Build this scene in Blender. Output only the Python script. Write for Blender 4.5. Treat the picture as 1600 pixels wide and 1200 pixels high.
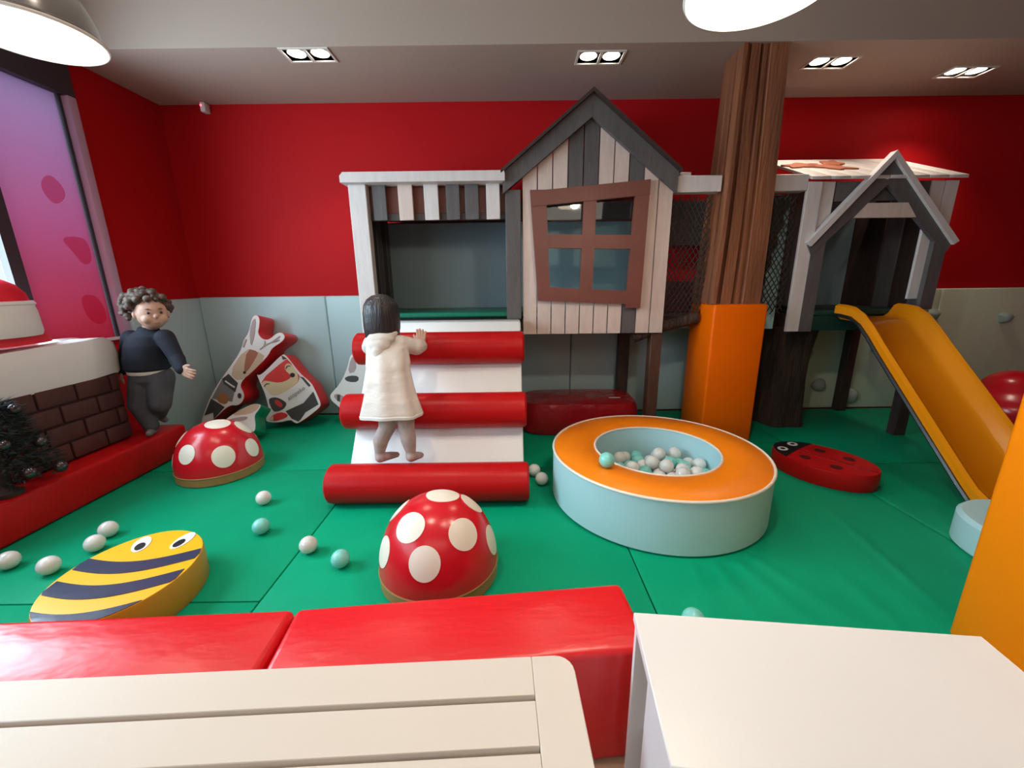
import bpy, bmesh, math, random
from mathutils import Vector, Matrix
from mathutils.geometry import tessellate_polygon
random.seed(7)
for _o in list(bpy.data.objects):
    bpy.data.objects.remove(_o)
scene = bpy.context.scene
COL = scene.collection
PI = math.pi
R = math.radians

# ---------------------------------------------------------------- camera
PITCH, ROLL = R(14.2), R(0.7)
_F = Vector((0, math.cos(PITCH), -math.sin(PITCH)))
_r0 = Vector((1, 0, 0)); _u0 = Vector((0, math.sin(PITCH), math.cos(PITCH)))
_Rr = math.cos(ROLL) * _r0 - math.sin(ROLL) * _u0
_Up = math.cos(ROLL) * _u0 + math.sin(ROLL) * _r0
cam_data = bpy.data.cameras.new('camera')
cam_data.sensor_width = 36.0
cam_data.lens = 632.0 / 1600.0 * 36.0
cam_data.clip_start = 0.02
cam = bpy.data.objects.new('camera', cam_data)
COL.objects.link(cam)
_m = Matrix((_Rr, _Up, -_F)).transposed().to_4x4()
_m.translation = (0, 0, 1.15)
cam.matrix_world = _m
scene.camera = cam

# ---------------------------------------------------------------- world, lights, exposure
scene.view_settings.view_transform = 'Standard'
scene.view_settings.look = 'None'
scene.view_settings.gamma = 1.0
scene.view_settings.exposure = 0.0
scene.view_settings.use_curve_mapping = False
world = bpy.data.worlds.new('world'); scene.world = world
world.use_nodes = True
_bg = world.node_tree.nodes['Background']
_bg.inputs[0].default_value = (0.74, 0.84, 1.0, 1)
_bg.inputs[1].default_value = 2.6

def area_light(name, loc, size, energy, color, target=None, size_y=None):
    d = bpy.data.lights.new(name, 'AREA'); d.energy = energy; d.color = color; d.size = size
    if size_y: d.shape = 'RECTANGLE'; d.size_y = size_y
    o = bpy.data.objects.new(name, d); COL.objects.link(o); o.location = loc
    if target is not None:
        o.rotation_euler = (Vector(target) - Vector(loc)).to_track_quat('-Z', 'Y').to_euler()
    return o

# daylight entering through the shop window in the left wall; unseen fill added behind the camera
WINDOW_LIGHT = area_light('window_daylight', (-2.80, 1.735, 1.55), 1.05, 92, (0.76, 0.87, 1.0), (0.0, 1.735, 1.55), 1.42)
WINDOW_LIGHT_2 = area_light('window_daylight', (-2.80, -0.4, 1.55), 3.0, 44, (0.76, 0.87, 1.0), (0.0, -0.4, 1.55), 1.42)
FILL_LIGHT = area_light('rear_fill_light', (0.0, -1.6, 2.75), 3.2, 24, (1.0, 0.86, 0.72), (0.0, 2.6, 1.2), 1.2)

# ---------------------------------------------------------------- materials
MATS = {}
def mat(name, col, rough=0.5, metal=0.0, spec=0.5, var=0.0, vscale=6.0, bump=0.0, bscale=30.0, emit=None, estr=0.0,
        trans=0.0, coat=0.0, stretch=None, col2=None, alpha=1.0, bdist=0.01, translucent=0.0):
    if name in MATS: return MATS[name]
    m = bpy.data.materials.new(name); m.use_nodes = True
    nt = m.node_tree; b = nt.nodes['Principled BSDF']
    b.inputs['Base Color'].default_value = (*col, 1)
    b.inputs['Roughness'].default_value = rough
    b.inputs['Metallic'].default_value = metal
    b.inputs['Specular IOR Level'].default_value = spec
    b.inputs['Transmission Weight'].default_value = trans
    b.inputs['Coat Weight'].default_value = coat
    b.inputs['Alpha'].default_value = alpha
    if emit:
        b.inputs['Emission Color'].default_value = (*emit, 1)
        b.inputs['Emission Strength'].default_value = estr
    if var or bump or col2:
        tc = nt.nodes.new('ShaderNodeTexCoord'); mp = nt.nodes.new('ShaderNodeMapping')
        nt.links.new(tc.outputs['Object'], mp.inputs['Vector'])
        if stretch: mp.inputs['Scale'].default_value = stretch
        vec = mp.outputs['Vector']
    if var or col2:
        n = nt.nodes.new('ShaderNodeTexNoise'); n.inputs['Scale'].default_value = vscale; n.inputs['Detail'].default_value = 5
        nt.links.new(vec, n.inputs['Vector'])
        cr = nt.nodes.new('ShaderNodeValToRGB')
        a = col2 if col2 else tuple(c * (1 - var) for c in col)
        bb = col if col2 else tuple(min(1, c * (1 + var)) for c in col)
        cr.color_ramp.elements[0].position = 0.35; cr.color_ramp.elements[1].position = 0.65
        cr.color_ramp.elements[0].color = (*a, 1); cr.color_ramp.elements[1].color = (*bb, 1)
        nt.links.new(n.outputs['Fac'], cr.inputs['Fac']); nt.links.new(cr.outputs['Color'], b.inputs['Base Color'])
    if bump:
        n2 = nt.nodes.new('ShaderNodeTexNoise'); n2.inputs['Scale'].default_value = bscale; n2.inputs['Detail'].default_value = 3
        nt.links.new(vec, n2.inputs['Vector'])
        bp = nt.nodes.new('ShaderNodeBump'); bp.inputs['Strength'].default_value = bump; bp.inputs['Distance'].default_value = bdist
        nt.links.new(n2.outputs['Fac'], bp.inputs['Height']); nt.links.new(bp.outputs['Normal'], b.inputs['Normal'])
    MATS[name] = m
    return m

DOTRED = mat('ladybird_dot_vinyl', (0.09, 0.004, 0.006), 0.4)
GREEN_SHADE = mat('shaded_green_vinyl', (0.003, 0.032, 0.022), 0.5)  # shaded copy of the green deck vinyl, tower shade kept in the colour
MAROON = mat('maroon_board', (0.07, 0.008, 0.008), 0.6)
RED_V = mat('red_vinyl', (0.46, 0.006, 0.008), 0.36, spec=0.2, bump=0.25, bscale=5, bdist=0.02)
RED_B = mat('red_bench_vinyl', (0.72, 0.008, 0.014), 0.33, spec=0.62, bump=0.30, bscale=7, bdist=0.014, stretch=(1, 2.2, 1))
RED_CAP = mat('red_cap_vinyl', (0.58, 0.008, 0.018), 0.25, bump=0.2, bscale=9, bdist=0.01)
DKRED = mat('dark_red_vinyl', (0.33, 0.006, 0.012), 0.22, bump=0.7, bscale=5, bdist=0.04)
GREEN = mat('green_vinyl', (0.001, 0.30, 0.152), 0.5, spec=0.10, bump=0.30, bscale=3.0, bdist=0.03, var=0.05, vscale=2)
GREEN2 = mat('green_deck_vinyl', (0.002, 0.15, 0.085), 0.4)
ORANGE_LIT = mat('lit_orange_vinyl', (0.88, 0.235, 0.001), 0.42, spec=0.2)  # lit copy of the orange vinyl, lamp brightness put into the colour
ORANGE = mat('orange_vinyl', (0.84, 0.135, 0.0), 0.42, spec=0.15, bump=0.12, bscale=4, bdist=0.02)
ORANGE2 = mat('orange_rim_vinyl', (0.88, 0.225, 0.002), 0.38, bump=0.3, bscale=7, bdist=0.015)
SLIDE = mat('slide_plastic', (0.78, 0.26, 0.004), 0.18, spec=0.55)
PALE = mat('pale_blue_vinyl', (0.42, 0.56, 0.58), 0.45, bump=0.18, bscale=4, bdist=0.02)
PALEG = mat('pale_green_vinyl', (0.60, 0.70, 0.56), 0.55, bump=0.3, bscale=8, bdist=0.02)
PALE2 = mat('pale_blue_foam_vinyl', (0.42, 0.66, 0.70), 0.45, spec=0.3, bump=0.12, bscale=6, bdist=0.01)
RAMPW = mat('white_blue_vinyl', (0.84, 0.86, 0.85), 0.4, bump=0.08, bscale=6)
WALLRED = mat('red_wall_paint', (0.46, 0.006, 0.009), 0.6, spec=0.12, bump=0.03, bscale=90)
CEIL = mat('ceiling_paint', (0.41, 0.32, 0.265), 0.8, bump=0.03, bscale=60)
WHITEWALL = mat('off_white_wall_paint', (0.62, 0.58, 0.53), 0.8)
WOODFLOOR = mat('oak_floor', (0.55, 0.38, 0.25), 0.5, col2=(0.36, 0.22, 0.13), vscale=4, stretch=(1, 12, 1))
WHITEW = mat('white_painted_wood', (0.64, 0.58, 0.56), 0.55, var=0.05, vscale=5, stretch=(6, 6, 1), bump=0.12, bscale=20)
PINKW = mat('blush_white_painted_wood', (0.63, 0.50, 0.44), 0.55, var=0.06, vscale=5, stretch=(6, 6, 1), bump=0.12, bscale=20)
GREYW = mat('charcoal_painted_wood', (0.098, 0.086, 0.085), 0.6, var=0.12, vscale=6, stretch=(6, 6, 1), bump=0.15, bscale=20)
BROWNW = mat('red_brown_painted_wood', (0.17, 0.048, 0.032), 0.5, var=0.08, vscale=5, bump=0.08)
DARKW = mat('dark_stained_wood', (0.040, 0.022, 0.018), 0.55, var=0.2, vscale=6, stretch=(6, 6, 1), bump=0.15)
LEGW = mat('brown_stained_leg_wood', (0.085, 0.035, 0.022), 0.5, var=0.2, vscale=6, stretch=(6, 6, 1))
POSTW = mat('old_timber', (0.29, 0.100, 0.040), 0.7, col2=(0.16, 0.050, 0.020), vscale=2.2, stretch=(5, 5, 0.45), bump=0.25, bscale=14, bdist=0.02)
CRACK = mat('timber_crack', (0.022, 0.009, 0.005), 0.9)
TEAL = mat('blue_grey_back_panel', (0.20, 0.275, 0.30), 0.35, bump=0.25, bscale=2, bdist=0.05)
NET = mat('black_net_rope', (0.03, 0.022, 0.02), 0.8)
BARK = mat('dark_bark', (0.055, 0.030, 0.020), 0.8, col2=(0.022, 0.013, 0.010), vscale=5, stretch=(3, 3, 0.6), bump=0.8, bscale=9, bdist=0.03)
def glass_material():
    m = bpy.data.materials.new('clear_pane'); m.use_nodes = True
    nt = m.node_tree; nt.nodes.clear()
    out = nt.nodes.new('ShaderNodeOutputMaterial'); tr = nt.nodes.new('ShaderNodeBsdfTransparent'); gl = nt.nodes.new('ShaderNodeBsdfGlossy')
    tr.inputs[0].default_value = (0.90, 0.97, 0.97, 1); gl.inputs['Roughness'].default_value = 0.03
    lw = nt.nodes.new('ShaderNodeLayerWeight'); lw.inputs[0].default_value = 0.5
    pw = nt.nodes.new('ShaderNodeMath'); pw.operation = 'POWER'; pw.inputs[1].default_value = 5.0
    fr = nt.nodes.new('ShaderNodeMath'); fr.operation = 'MULTIPLY_ADD'; fr.inputs[1].default_value = 0.92; fr.inputs[2].default_value = 0.04
    mx = nt.nodes.new('ShaderNodeMixShader')
    nt.links.new(lw.outputs['Facing'], pw.inputs[0]); nt.links.new(pw.outputs[0], fr.inputs[0])
    nt.links.new(fr.outputs[0], mx.inputs[0]); nt.links.new(tr.outputs[0], mx.inputs[1]); nt.links.new(gl.outputs[0], mx.inputs[2]); nt.links.new(mx.outputs[0], out.inputs[0])
    return m
GLASS = glass_material()
BEIGEB = mat('tan_vinyl', (0.34, 0.185, 0.06), 0.45)
SPOT = mat('cream_vinyl', (0.80, 0.74, 0.64), 0.4)
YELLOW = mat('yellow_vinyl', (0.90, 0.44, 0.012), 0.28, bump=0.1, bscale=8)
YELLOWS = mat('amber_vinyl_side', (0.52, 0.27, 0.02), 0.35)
NAVY = mat('navy_vinyl', (0.035, 0.042, 0.085), 0.22, bump=0.25, bscale=8)
BLACKV = mat('black_vinyl', (0.012, 0.012, 0.014), 0.35)
WHITEV = mat('white_vinyl', (0.80, 0.79, 0.76), 0.35)
PEARL = mat('pearl_plastic', (0.70, 0.69, 0.66), 0.16, coat=0.6)
MINT = mat('mint_plastic', (0.20, 0.62, 0.56), 0.25, coat=0.3)
TABLEB = mat('beige_lacquer', (0.70, 0.63, 0.56), 0.5, bump=0.03, bscale=80)
TABLEW = mat('white_laminate', (0.80, 0.79, 0.78), 0.35)
CHROME = mat('smoked_chrome', (0.45, 0.42, 0.40), 0.15, metal=0.9)
LAMPIN = mat('lamp_white_inside', (0.92, 0.88, 0.82), 0.4)
BULB = mat('lamp_bulb', (1, 1, 1), 0.4, emit=(1.0, 0.90, 0.76), estr=14)
SPOTBULB = mat('downlight_bulb', (1, 1, 1), 0.4, emit=(1.0, 0.93, 0.82), estr=18)
TRIMM = mat('downlight_trim', (0.70, 0.66, 0.60), 0.4)
CUP = mat('downlight_cup', (0.10, 0.085, 0.07), 0.35, metal=0.5)
LED = mat('red_led', (1, 0.05, 0.08), 0.4, emit=(1, 0.06, 0.12), estr=6)
SKIN = mat('child_skin', (0.52, 0.30, 0.22), 0.5)
LIP = mat('lip', (0.36, 0.13, 0.10), 0.5)
TIGHTS = mat('grey_tights', (0.46, 0.36, 0.34), 0.75, var=0.08, vscale=40)
COAT = mat('cream_coat_cloth', (0.66, 0.60, 0.55), 0.8, bump=0.45, bscale=9, bdist=0.03, stretch=(1, 1, 1.8))
HAIRB = mat('black_hair', (0.016, 0.013, 0.015), 0.35, bump=0.55, bscale=22, stretch=(6, 6, 0.35), bdist=0.01, col2=(0.030, 0.024, 0.026), vscale=18)
HAIRC = mat('brown_curly_hair', (0.105, 0.062, 0.045), 0.6, col2=(0.045, 0.026, 0.02), vscale=30, bump=0.7, bscale=40)
SWEATER = mat('navy_knit', (0.008, 0.010, 0.022), 0.85, bump=0.2, bscale=60)
JEANS = mat('grey_blue_denim', (0.068, 0.07, 0.085), 0.8, var=0.2, vscale=10, bump=0.2, bscale=20)
WINFRAME = mat('dark_window_frame', (0.035, 0.03, 0.04), 0.5)
SNOW = mat('white_inflatable_cloth', (0.78, 0.74, 0.76), 0.6, bump=0.2, bscale=5, bdist=0.03)
INFRED = mat('red_inflatable_cloth', (0.72, 0.012, 0.03), 0.5, bump=0.15, bscale=5)
BRICK = mat('printed_brick_cloth', (0.070, 0.017, 0.015), 0.7, var=0.15, vscale=8)
MORTAR = mat('dark_brick_joint', (0.034, 0.008, 0.008), 0.8)
PINE = mat('dark_pine_needles', (0.012, 0.020, 0.018), 0.8)
BAUBLE = mat('dark_bauble', (0.10, 0.09, 0.10), 0.12, metal=0.8)
TRIMP = mat('window_trim_paint', (0.55, 0.36, 0.50), 0.4)
HOLD = mat('grey_green_resin', (0.32, 0.40, 0.38), 0.7)
TAN = mat('print_tan', (0.56, 0.40, 0.28), 0.6)
CREAMP = mat('print_cream', (0.66, 0.54, 0.34), 0.6)
PRED = mat('print_red', (0.62, 0.035, 0.03), 0.5)
PBROWN = mat('print_brown', (0.34, 0.11, 0.06), 0.6)
PGREY = mat('print_grey', (0.20, 0.185, 0.175), 0.6)
PDARK = mat('print_charcoal', (0.050, 0.042, 0.040), 0.6)
PWHITE = mat('print_white', (0.74, 0.70, 0.68), 0.5)
PMAUVE = mat('print_mauve', (0.40, 0.30, 0.30), 0.6)
PORANGE = mat('print_orange', (0.36, 0.14, 0.04), 0.6)
CUSHGREEN = mat('cushion_green_vinyl', (0.003, 0.22, 0.10), 0.45)
CUSHRED = mat('cushion_red_vinyl', (0.60, 0.012, 0.016), 0.4)
FABRIC_GREY = mat('dark_grey_cushion', (0.03, 0.03, 0.03), 0.8)

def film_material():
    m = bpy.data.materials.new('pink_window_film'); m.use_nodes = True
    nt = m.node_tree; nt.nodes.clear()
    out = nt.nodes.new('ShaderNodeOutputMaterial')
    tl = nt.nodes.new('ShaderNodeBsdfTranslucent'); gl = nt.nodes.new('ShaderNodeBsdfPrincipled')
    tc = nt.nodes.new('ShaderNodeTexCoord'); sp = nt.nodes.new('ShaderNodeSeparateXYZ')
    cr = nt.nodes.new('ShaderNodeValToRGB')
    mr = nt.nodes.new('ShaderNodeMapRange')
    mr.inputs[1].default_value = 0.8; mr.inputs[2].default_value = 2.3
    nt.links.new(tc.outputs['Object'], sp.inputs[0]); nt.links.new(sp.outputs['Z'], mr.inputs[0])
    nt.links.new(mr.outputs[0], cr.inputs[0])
    e = cr.color_ramp.elements  # sky and ground light painted into the film: purple top, red-pink foot
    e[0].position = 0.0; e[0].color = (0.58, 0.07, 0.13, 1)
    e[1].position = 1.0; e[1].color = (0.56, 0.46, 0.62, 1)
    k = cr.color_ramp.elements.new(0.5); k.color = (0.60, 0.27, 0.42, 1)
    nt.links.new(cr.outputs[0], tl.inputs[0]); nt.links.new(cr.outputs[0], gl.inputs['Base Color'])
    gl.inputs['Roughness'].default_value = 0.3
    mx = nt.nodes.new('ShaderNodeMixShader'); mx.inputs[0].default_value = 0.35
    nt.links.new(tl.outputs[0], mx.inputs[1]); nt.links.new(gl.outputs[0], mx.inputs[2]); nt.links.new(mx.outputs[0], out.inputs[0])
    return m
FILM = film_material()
STICK = bpy.data.materials.new('red_film_sticker'); STICK.use_nodes = True
_nt = STICK.node_tree; _nt.nodes.clear(); _o = _nt.nodes.new('ShaderNodeOutputMaterial'); _t = _nt.nodes.new('ShaderNodeBsdfTransparent'); _t.inputs[0].default_value = (0.95, 0.64, 0.70, 1)
_nt.links.new(_t.outputs[0], _o.inputs[0])

# ---------------------------------------------------------------- mesh helpers
class MB:
    def __init__(s): s.v = []; s.f = []
    def add(s, vs, fs):
        o = len(s.v); s.v += [tuple(p) for p in vs]; s.f += [tuple(i + o for i in f) for f in fs]; return s
    def box(s, x0, x1, y0, y1, z0, z1):
        return s.add([(x0, y0, z0), (x1, y0, z0), (x1, y1, z0), (x0, y1, z0), (x0, y0, z1), (x1, y0, z1), (x1, y1, z1), (x0, y1, z1)],
                     [(3, 2, 1, 0), (4, 5, 6, 7), (0, 1, 5, 4), (1, 2, 6, 5), (2, 3, 7, 6), (3, 0, 4, 7)])
    def loft(s, rings, cap0=True, cap1=True):
        n = len(rings[0]); o = len(s.v)
        for r in rings: s.v += [tuple(p) for p in r]
        for i in range(len(rings) - 1):
            for j in range(n):
                a = o + i * n + j; b = o + i * n + (j + 1) % n
                s.f.append((a, b, b + n, a + n))
        if cap0: s.f.append(tuple(o + j for j in reversed(range(n))))
        if cap1: s.f.append(tuple(o + (len(rings) - 1) * n + j for j in range(n)))
        return s
    def lathe(s, prof, n=32, c=(0, 0, 0), cap0=True, cap1=True, sx=1.0, sy=1.0):
        rings = [[(c[0] + sx * r * math.cos(2 * PI * k / n), c[1] + sy * r * math.sin(2 * PI * k / n), c[2] + z) for k in range(n)] for r, z in prof]
        return s.loft(rings, cap0, cap1)
    def tube(s, pts, r, n=8, r1=None):
        pts = [Vector(p) for p in pts]; rings = []
        for i, p in enumerate(pts):
            d = (pts[min(i + 1, len(pts) - 1)] - pts[max(i - 1, 0)]).normalized()
            up = Vector((0, 0, 1)) if abs(d.z) < 0.9 else Vector((1, 0, 0))
            a = d.cross(up).normalized(); b = d.cross(a).normalized()
            rr = r if r1 is None else r + (r1 - r) * i / max(1, len(pts) - 1)
            rings.append([p + rr * (math.cos(2 * PI * k / n) * a + math.sin(2 * PI * k / n) * b) for k in range(n)])
        return s.loft(rings)
    def ring(s, R0, r, c, n=64, m=8):
        o = len(s.v)
        for i in range(n):
            t = 2 * PI * i / n
            for j in range(m):
                q = 2 * PI * j / m
                s.v.append((c[0] + (R0 + r * math.cos(q)) * math.cos(t), c[1] + (R0 + r * math.cos(q)) * math.sin(t), c[2] + r * math.sin(q)))
        for i in range(n):
            for j in range(m):
                a = o + i * m + j; b = o + i * m + (j + 1) % m; i2 = (i + 1) % n
                s.f.append((a, o + i2 * m + j, o + i2 * m + (j + 1) % m, b))
        return s
    def prism(s, poly, fn, d0, d1):
        """poly: 2D outline; fn(u, w, d) -> 3D point; extruded from d0 to d1"""
        n = len(poly); o = len(s.v)
        s.v += [tuple(fn(u, w, d0)) for u, w in poly] + [tuple(fn(u, w, d1)) for u, w in poly]
        tris = tessellate_polygon([[Vector((u, w, 0)) for u, w in poly]])
        for t in tris:
            s.f.append((o + t[0], o + t[1], o + t[2])); s.f.append((o + n + t[2], o + n + t[1], o + n + t[0]))
        for i in range(n):
            j = (i + 1) % n
            s.f.append((o + i, o + j, o + n + j, o + n + i))
        return s
    def build(s, name, m, parent=None, bevel=0.0, seg=2, smooth=None, subdiv=0, loc=None):
        me = bpy.data.meshes.new(name); me.from_pydata(s.v, [], s.f)
        bm = bmesh.new(); bm.from_mesh(me)
        bmesh.ops.remove_doubles(bm, verts=bm.verts, dist=1e-6)
        bmesh.ops.recalc_face_normals(bm, faces=bm.faces)
        if bevel > 0:
            es = [e for e in bm.edges if len(e.link_faces) == 2 and e.calc_face_angle(0) > R(30)]
            bmesh.ops.bevel(bm, geom=es, offset=bevel, segments=seg, profile=0.5, affect='EDGES', clamp_overlap=True)
        bm.to_mesh(me); bm.free()
        if smooth is None: smooth = bevel > 0
        me.materials.append(m)
        if smooth:
            me.shade_smooth()
            try: me.set_sharp_from_angle(angle=R(38))
            except Exception: pass
        o = bpy.data.objects.new(name, me); COL.objects.link(o)
        if loc is not None: o.location = loc
        if parent is not None: o.parent = parent
        return o

def tag(o, label=None, cat=None, group=None, kind=None):
    if label: o['label'] = label
    if cat: o['category'] = cat
    if group: o['group'] = group
    if kind: o['kind'] = kind
    return o
def thing(name, label, cat, group=None, loc=(0, 0, 0), rz=0.0):
    o = bpy.data.objects.new(name, None); COL.objects.link(o); o.empty_display_size = 0.05
    o.location = loc; o.rotation_euler = (0, 0, rz)
    return tag(o, label, cat, group)
def struct(o): o['kind'] = 'structure'; return o
def box(name, m, b, parent=None, bevel=0.0, seg=2): return MB().box(*b).build(name, m, parent, bevel, seg)
def arc(cx, cy, r, a0, a1, n):
    return [(cx + r * math.cos(R(a0 + (a1 - a0) * i / n)), cy + r * math.sin(R(a0 + (a1 - a0) * i / n))) for i in range(n + 1)]
def smoothpoly(p, it=2):
    for _ in range(it):
        q = []
        for i in range(len(p)):
            a, b = p[i], p[(i + 1) % len(p)]
            q += [(0.75 * a[0] + 0.25 * b[0], 0.75 * a[1] + 0.25 * b[1]), (0.25 * a[0] + 0.75 * b[0], 0.25 * a[1] + 0.75 * b[1])]
        p = q
    return p
def grow(poly, d):
    cx = sum(p[0] for p in poly) / len(poly); cy = sum(p[1] for p in poly) / len(poly)
    out = []
    n = len(poly)
    area = sum(poly[i][0] * poly[(i + 1) % n][1] - poly[(i + 1) % n][0] * poly[i][1] for i in range(n))
    sg = 1 if area > 0 else -1
    for i in range(n):
        a, b, c = poly[i - 1], poly[i], poly[(i + 1) % n]
        t = Vector((c[0] - a[0], c[1] - a[1])); t.normalize()
        out.append((b[0] + sg * t.y * d, b[1] - sg * t.x * d))
    return out

# organic bodies: overlapping closed pieces fused into one skin by a voxel remesh
def sphere_pts(c, r, n=12):
    rx, ry, rz = r if isinstance(r, (tuple, list)) else (r, r, r)
    mb = MB(); prof = [(max(1e-4, math.sin(PI * i / n)), -math.cos(PI * i / n)) for i in range(n + 1)]
    rings = [[(c[0] + rx * p * math.cos(2 * PI * k / (2 * n)), c[1] + ry * p * math.sin(2 * PI * k / (2 * n)), c[2] + rz * z) for k in range(2 * n)] for p, z in prof]
    return mb.loft(rings)
def blob(name, m, parent, spheres=(), capsules=(), lofts=(), voxel=0.006, smooth=6):
    mb = MB()
    for c, r in spheres:
        q = sphere_pts(c, r); mb.add(q.v, q.f)
    for p0, r0, p1, r1 in capsules:
        p0 = Vector(p0); p1 = Vector(p1); L = (p1 - p0).length
        k = max(2, int(L / (0.35 * min(r0, r1))) + 1)
        for i in range(k + 1):
            t = i / k; q = sphere_pts(p0.lerp(p1, t), r0 + (r1 - r0) * t, 7); mb.add(q.v, q.f)
    for rings in lofts:
        q = MB().loft(rings); mb.add(q.v, q.f)
    o = mb.build(name, m, None)
    rm = o.modifiers.new('r', 'REMESH'); rm.mode = 'VOXEL'; rm.voxel_size = voxel
    if smooth:
        sm = o.modifiers.new('s', 'SMOOTH'); sm.factor = 0.5; sm.iterations = smooth
    dg = bpy.context.evaluated_depsgraph_get(); dg.update()
    me = bpy.data.meshes.new_from_object(o.evaluated_get(dg))
    o.modifiers.clear(); old = o.data; o.data = me; bpy.data.meshes.remove(old)
    me.name = name
    if not me.materials: me.materials.append(m)
    me.shade_smooth()
    if parent is not None: o.parent = parent
    return o
def ell(c, rx, ry, n=28, tilt=0.0):
    return [(c[0] + rx * math.cos(2 * PI * k / n), c[1] + ry * math.sin(2 * PI * k / n) * math.cos(tilt), c[2] + ry * math.sin(2 * PI * k / n) * math.sin(tilt)) for k in range(n)]

# ================================================================ SETTING
FZ = -0.05                                   # bare floor under the mats
struct(box('floor', WOODFLOOR, (-3.0, 5.2, -3.4, 3.75, FZ - 0.1, FZ)))
floor = bpy.data.objects['floor']
# green play mats, each a pad of its own
xs = [-2.68, -0.956, 0.507, 1.97, 3.43, 4.9]
rows = {0: [1.0, 1.273, 2.376, 3.50], 1: [1.0, 2.376, 3.50], 2: [1.0, 2.74, 3.50], 3: [1.0, 2.376, 3.50], 4: [1.0, 2.376, 3.50]}
def mat_fold(x, y):
    # soft folds fanning out in front of the ball pit and one long crease to the right
    z = 0.0
    dx, dy = x - 0.772, y - 2.03
    r = math.hypot(dx, dy); th = math.atan2(dx, -dy)
    if dy < 0:
        for t0, a, w in [(-0.06, 0.004, 0.035), (0.10, 0.006, 0.04), (0.27, 0.007, 0.045), (0.42, 0.005, 0.04)]:
            z += a * math.exp(-((th - t0) / w) ** 2) * max(0.0, min(1.0, (r - 0.57) / 0.05)) * math.exp(-max(0.0, r - 0.62) / 0.25)
    for (ax, ay), (bx2, by2), a, w in [((1.62, 1.90), (1.51, 1.13), 0.006, 0.022), ((1.30, 1.45), (1.30, 1.05), 0.004, 0.03), ((2.3, 2.1), (1.75, 1.2), 0.004, 0.03)]:
        ux, uy = bx2 - ax, by2 - ay; L = math.hypot(ux, uy); ux /= L; uy /= L
        s_ = (x - ax) * ux + (y - ay) * uy; d_ = (x - ax) * uy - (y - ay) * ux
        if 0 < s_ < L: z += a * math.exp(-(d_ / w) ** 2) * math.sin(PI * s_ / L)
    return z
def wrinkled_mat(x0, x1, y0, y1):
    nx, ny = 110, 110; mb = MB()
    for j in range(ny + 1):
        for k in range(nx + 1):
            x = x0 + (x1 - x0) * k / nx; y = y0 + (y1 - y0) * j / ny
            e = min(x - x0, x1 - x, y - y0, y1 - y)
            mb.v.append((x, y, mat_fold(x, y) * min(1.0, e / 0.03) - (0.004 if e < 1e-6 else 0.0)))
    for j in range(ny):
        for k in range(nx):
            q = j * (nx + 1) + k; mb.f.append((q, q + 1, q + nx + 2, q + nx + 1))
    o = len(mb.v)
    rim = [k for k in range(nx + 1)] + [j * (nx + 1) + nx for j in range(1, ny + 1)] + [ny * (nx + 1) + k for k in range(nx - 1, -1, -1)] + [j * (nx + 1) for j in range(ny - 1, 0, -1)]
    mb.v += [(mb.v[q][0], mb.v[q][1], FZ) for q in rim]
    for k in range(len(rim)):
        k2 = (k + 1) % len(rim); mb.f.append((rim[k], o + k, o + k2, rim[k2]))
    mb.build('floor_mat', GREEN, floor, smooth=True)
for i in range(5):
    ys = rows[i]
    for a, b in zip(ys[:-1], ys[1:]):
        if i in (2, 3) and a < 1.5:
            wrinkled_mat(xs[i] + 0.002, xs[i + 1] - 0.002, a + 0.002, b - 0.002); continue
        box('floor_mat', GREEN, (xs[i] + 0.002, xs[i + 1] - 0.002, a + 0.002, b - 0.002, FZ, 0.0), floor, 0.006, 2)

WB = 3.57
struct(box('wall_back', WALLRED, (-2.85, 5.2, WB, WB + 0.15, FZ, 3.1)))
wall_back = bpy.data.objects['wall_back']
px_ = [-2.655, -1.58, -0.53, 0.52, 1.57, 2.62, 3.67, 4.9]
for a, b in zip(px_[:-1], px_[1:]):
    box('wall_pad', PALE if a < 1.5 else PALEG, (a + 0.002, b - 0.002, WB - 0.055, WB, 0.0, 1.05), wall_back, 0.012, 3)
# left wall with the shop window
wl = MB()
wl.box(-2.85, -2.70, 2.87, WB, FZ, 3.1)
wl.box(-2.85, -2.70, -3.4, 2.87, FZ, 0.80)
wl.box(-2.85, -2.70, -3.4, 2.87, 2.47, 3.1)
wl.box(-2.85, -2.70, -3.4, -2.0, 0.80, 2.47)
wall_left = struct(wl.build('wall_left', WALLRED))
box('wall_pad', PALE, (-2.70, -2.655, 2.865, WB, 0.0, 1.045), wall_left, 0.012, 3)
win = thing('window_1', 'tall window with pink film and dark frame behind the brick decoration', 'window'); struct(win)
box('lintel', WINFRAME, (-2.83, -2.68, -2.0, 2.87, 2.28, 2.47), win)
box('window_trim', TRIMP, (-2.80, -2.675, 2.815, 2.868, 0.80, 2.28), win, 0.004)
box('window_frame', WINFRAME, (-2.74, -2.715, 2.796, 2.812, 0.80, 2.28), win)
box('window_frame', WINFRAME, (-2.80, -2.69, 2.27, 2.335, 0.80, 2.28), win)
box('window_frame', WINFRAME, (-2.80, -2.70, 1.15, 1.20, 0.80, 2.28), win)
box('window_sill', SNOW, (-2.85, -2.68, -2.0, 2.81, 0.80, 0.815), win)
box('window_frame', WINFRAME, (-2.80, -2.70, -0.42, -0.37, 0.80, 2.28), win)
box('pane', GLASS, (-2.735, -2.729, -2.0, -0.421, 0.815, 2.28), win)
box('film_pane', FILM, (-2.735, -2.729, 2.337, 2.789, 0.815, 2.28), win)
box('pane', GLASS, (-2.735, -2.729, 1.201, 2.269, 0.815, 2.28), win)
box('pane', GLASS, (-2.735, -2.729, -0.369, 1.149, 0.815, 2.28), win)
fx = lambda u, w, d: (d, u, w)
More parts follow.
